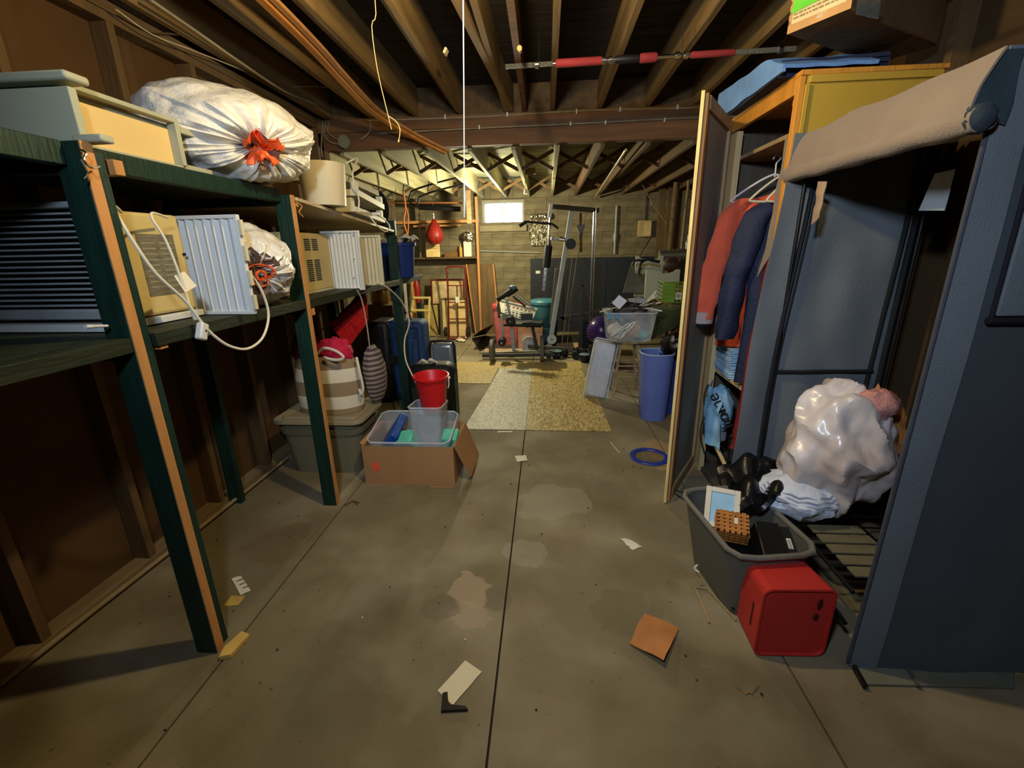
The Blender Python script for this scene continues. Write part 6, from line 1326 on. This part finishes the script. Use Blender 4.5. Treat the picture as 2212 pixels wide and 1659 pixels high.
for i, (px, py, r_, lab) in enumerate(((1012, 512, .10, 'shiny silver wrapped bundle at right end of the far shelf'), (1004, 510, .07, 'smaller silver crumple left of the silver bundle on the far shelf'))):
    solo('foil_bundle', MB().ell(PY(px, py, 8.28+.05*i), (r_, .06, r_*.9), 24, 14, lambda d, t_, p: 1+.35*noise.noise(d*6+V((i, 0, 0)))), foil, lab, 'foil')
p = PY(1010, 553, 8.3)
solo('white_canister', MB().box(p.x-.06, 8.26, zA, p.x+.08, 8.36, zA+.26), paperm, 'white carton under the silver bundle on the far shelf', 'carton', bev=.006)
solo('yellow_bottle', MB().lathe([(.03, 0), (.03, .15), (.012, .18), (.012, .22)], (p.x-.12, 8.3, zA), 14), M('amber_yellow', (196, 150, 60), .5), 'yellow bottle left of the white carton on the far shelf', 'bottle')
solo('brown_tray', MB().box(p.x-.42, 8.26, zA, p.x-.18, 8.4, zA+.09), M('brown_card', (116, 84, 44), .8), 'brown low box in the middle of the far shelf', 'box', bev=.004)
# things above/beside: pipes, hooks, chain
solo('closet_pipe', MB().cyl(PY(842, 438, 7.6), PY(1000, 438, 7.6), .014, 10).cyl(PY(841, 438, 7.6), PY(843, 438, 7.6), .05, 16).cyl(PY(850, 438, 7.6), V((PY(850, 438, 7.6).x, 7.6, 2.41)), .006, 6).cyl(PY(990, 438, 7.6), V((PY(990, 438, 7.6).x, 7.6, 2.41)), .006, 6), M('copper_pipe', (150, 96, 56), .4, metal=.5), 'copper coloured pipe spanning the far left below the joists', 'pipe')
solo('bent_tube', MB().tube([PY(1003, 380, 6.6), PY(950, 393, 6.6), PY(895, 410, 6.6), PY(886, 420, 6.6), PY(884, 432, 6.6), PY(890, 441, 6.6), PY(900, 442, 6.6), PY(904, 434, 6.6), PY(908, 424, 6.6), PY(950, 410, 6.6), PY(1003, 397, 6.6)], .013, 8, smooth=4), blacksteel, 'black bent metal tube hung under the far left joists', 'tube')
solo('chain_hoist', MB().tube([V((PY(873, 424, 7.2).x, 7.2, 2.41)), PY(873, 424, 7.2), PY(876, 450, 7.2), PY(872, 480, 7.2), PY(880, 505, 7.2)], .014, 8, smooth=4).tube([PY(876, 445, 7.2), PY(882, 470, 7.2), PY(880, 510, 7.2), PY(872, 517, 7.2)], .01, 8, smooth=4), M('rusty_orange', (170, 96, 48), .6), 'rusty orange chain hanging above the blue shelf bin', 'chain')
solo('dark_bar', MB().cyl(PY(905, 448, 7.9), PY(995, 452, 7.9), .04, 12), blacksteel, 'thick black bar under the copper pipe', 'bar')
solo('red_pouch', MB().quadsheet(PY(869, 528, 7.0), PY(880, 528, 7.0), PY(880, 560, 7.0), PY(869, 560, 7.0), 6, 8, .03, .03, 10), redpl, 'bright red pouch hanging right of the third green post', 'pouch')
solo('red_bottle', MB().lathe([(.05, 0), (.06, .05), (.06, .32), (.03, .40), (.02, .45)], V((-2.35, 8.1, .62)), 16), M('red_bottle', (150, 34, 30), .4), 'dim red extinguisher like bottle behind the step ladder', 'bottle')
for i, (x0_, x1_, y_, y2_, lab, mt) in enumerate(((869, 874, 7.6, 585, 'grey rail with holes standing at the far left', greysteel), (886, 892, 8.1, 590, 'short brown stick leaning at the far left wall', tanw), (897, 905, 8.2, 595, 'dark green plank leaning at the far left wall', greenp))):
    p = PY(x0_, y2_, y_); q = PY(x1_, y2_, y_)
    solo('leaning_strip', MB().hexa([(p.x+.05, y_-.2, 0), (q.x+.05, y_-.2, 0), (q.x+.05, y_-.17, 0), (p.x+.05, y_-.17, 0)], [(p.x, y_, p.z), (q.x, y_, p.z), (q.x, y_+.03, p.z), (p.x, y_+.03, p.z)]), mt, lab, 'strip')
solo('brown_carton_far', MB().box(-2.75, 7.0, 0, -2.35, 7.4, .42), cardd, 'brown carton on floor far left behind the blue suitcase', 'carton', bev=.004)
solo('floor_sheeting', MB().quadsheet(PF(940, 726, .02), PF(972, 728, .02), PF(975, 716, .06), PF(945, 712, .08), 8, 6, .006, .05, 12), paperm, 'crumpled pale sheeting on the floor under the frames', 'sheeting')
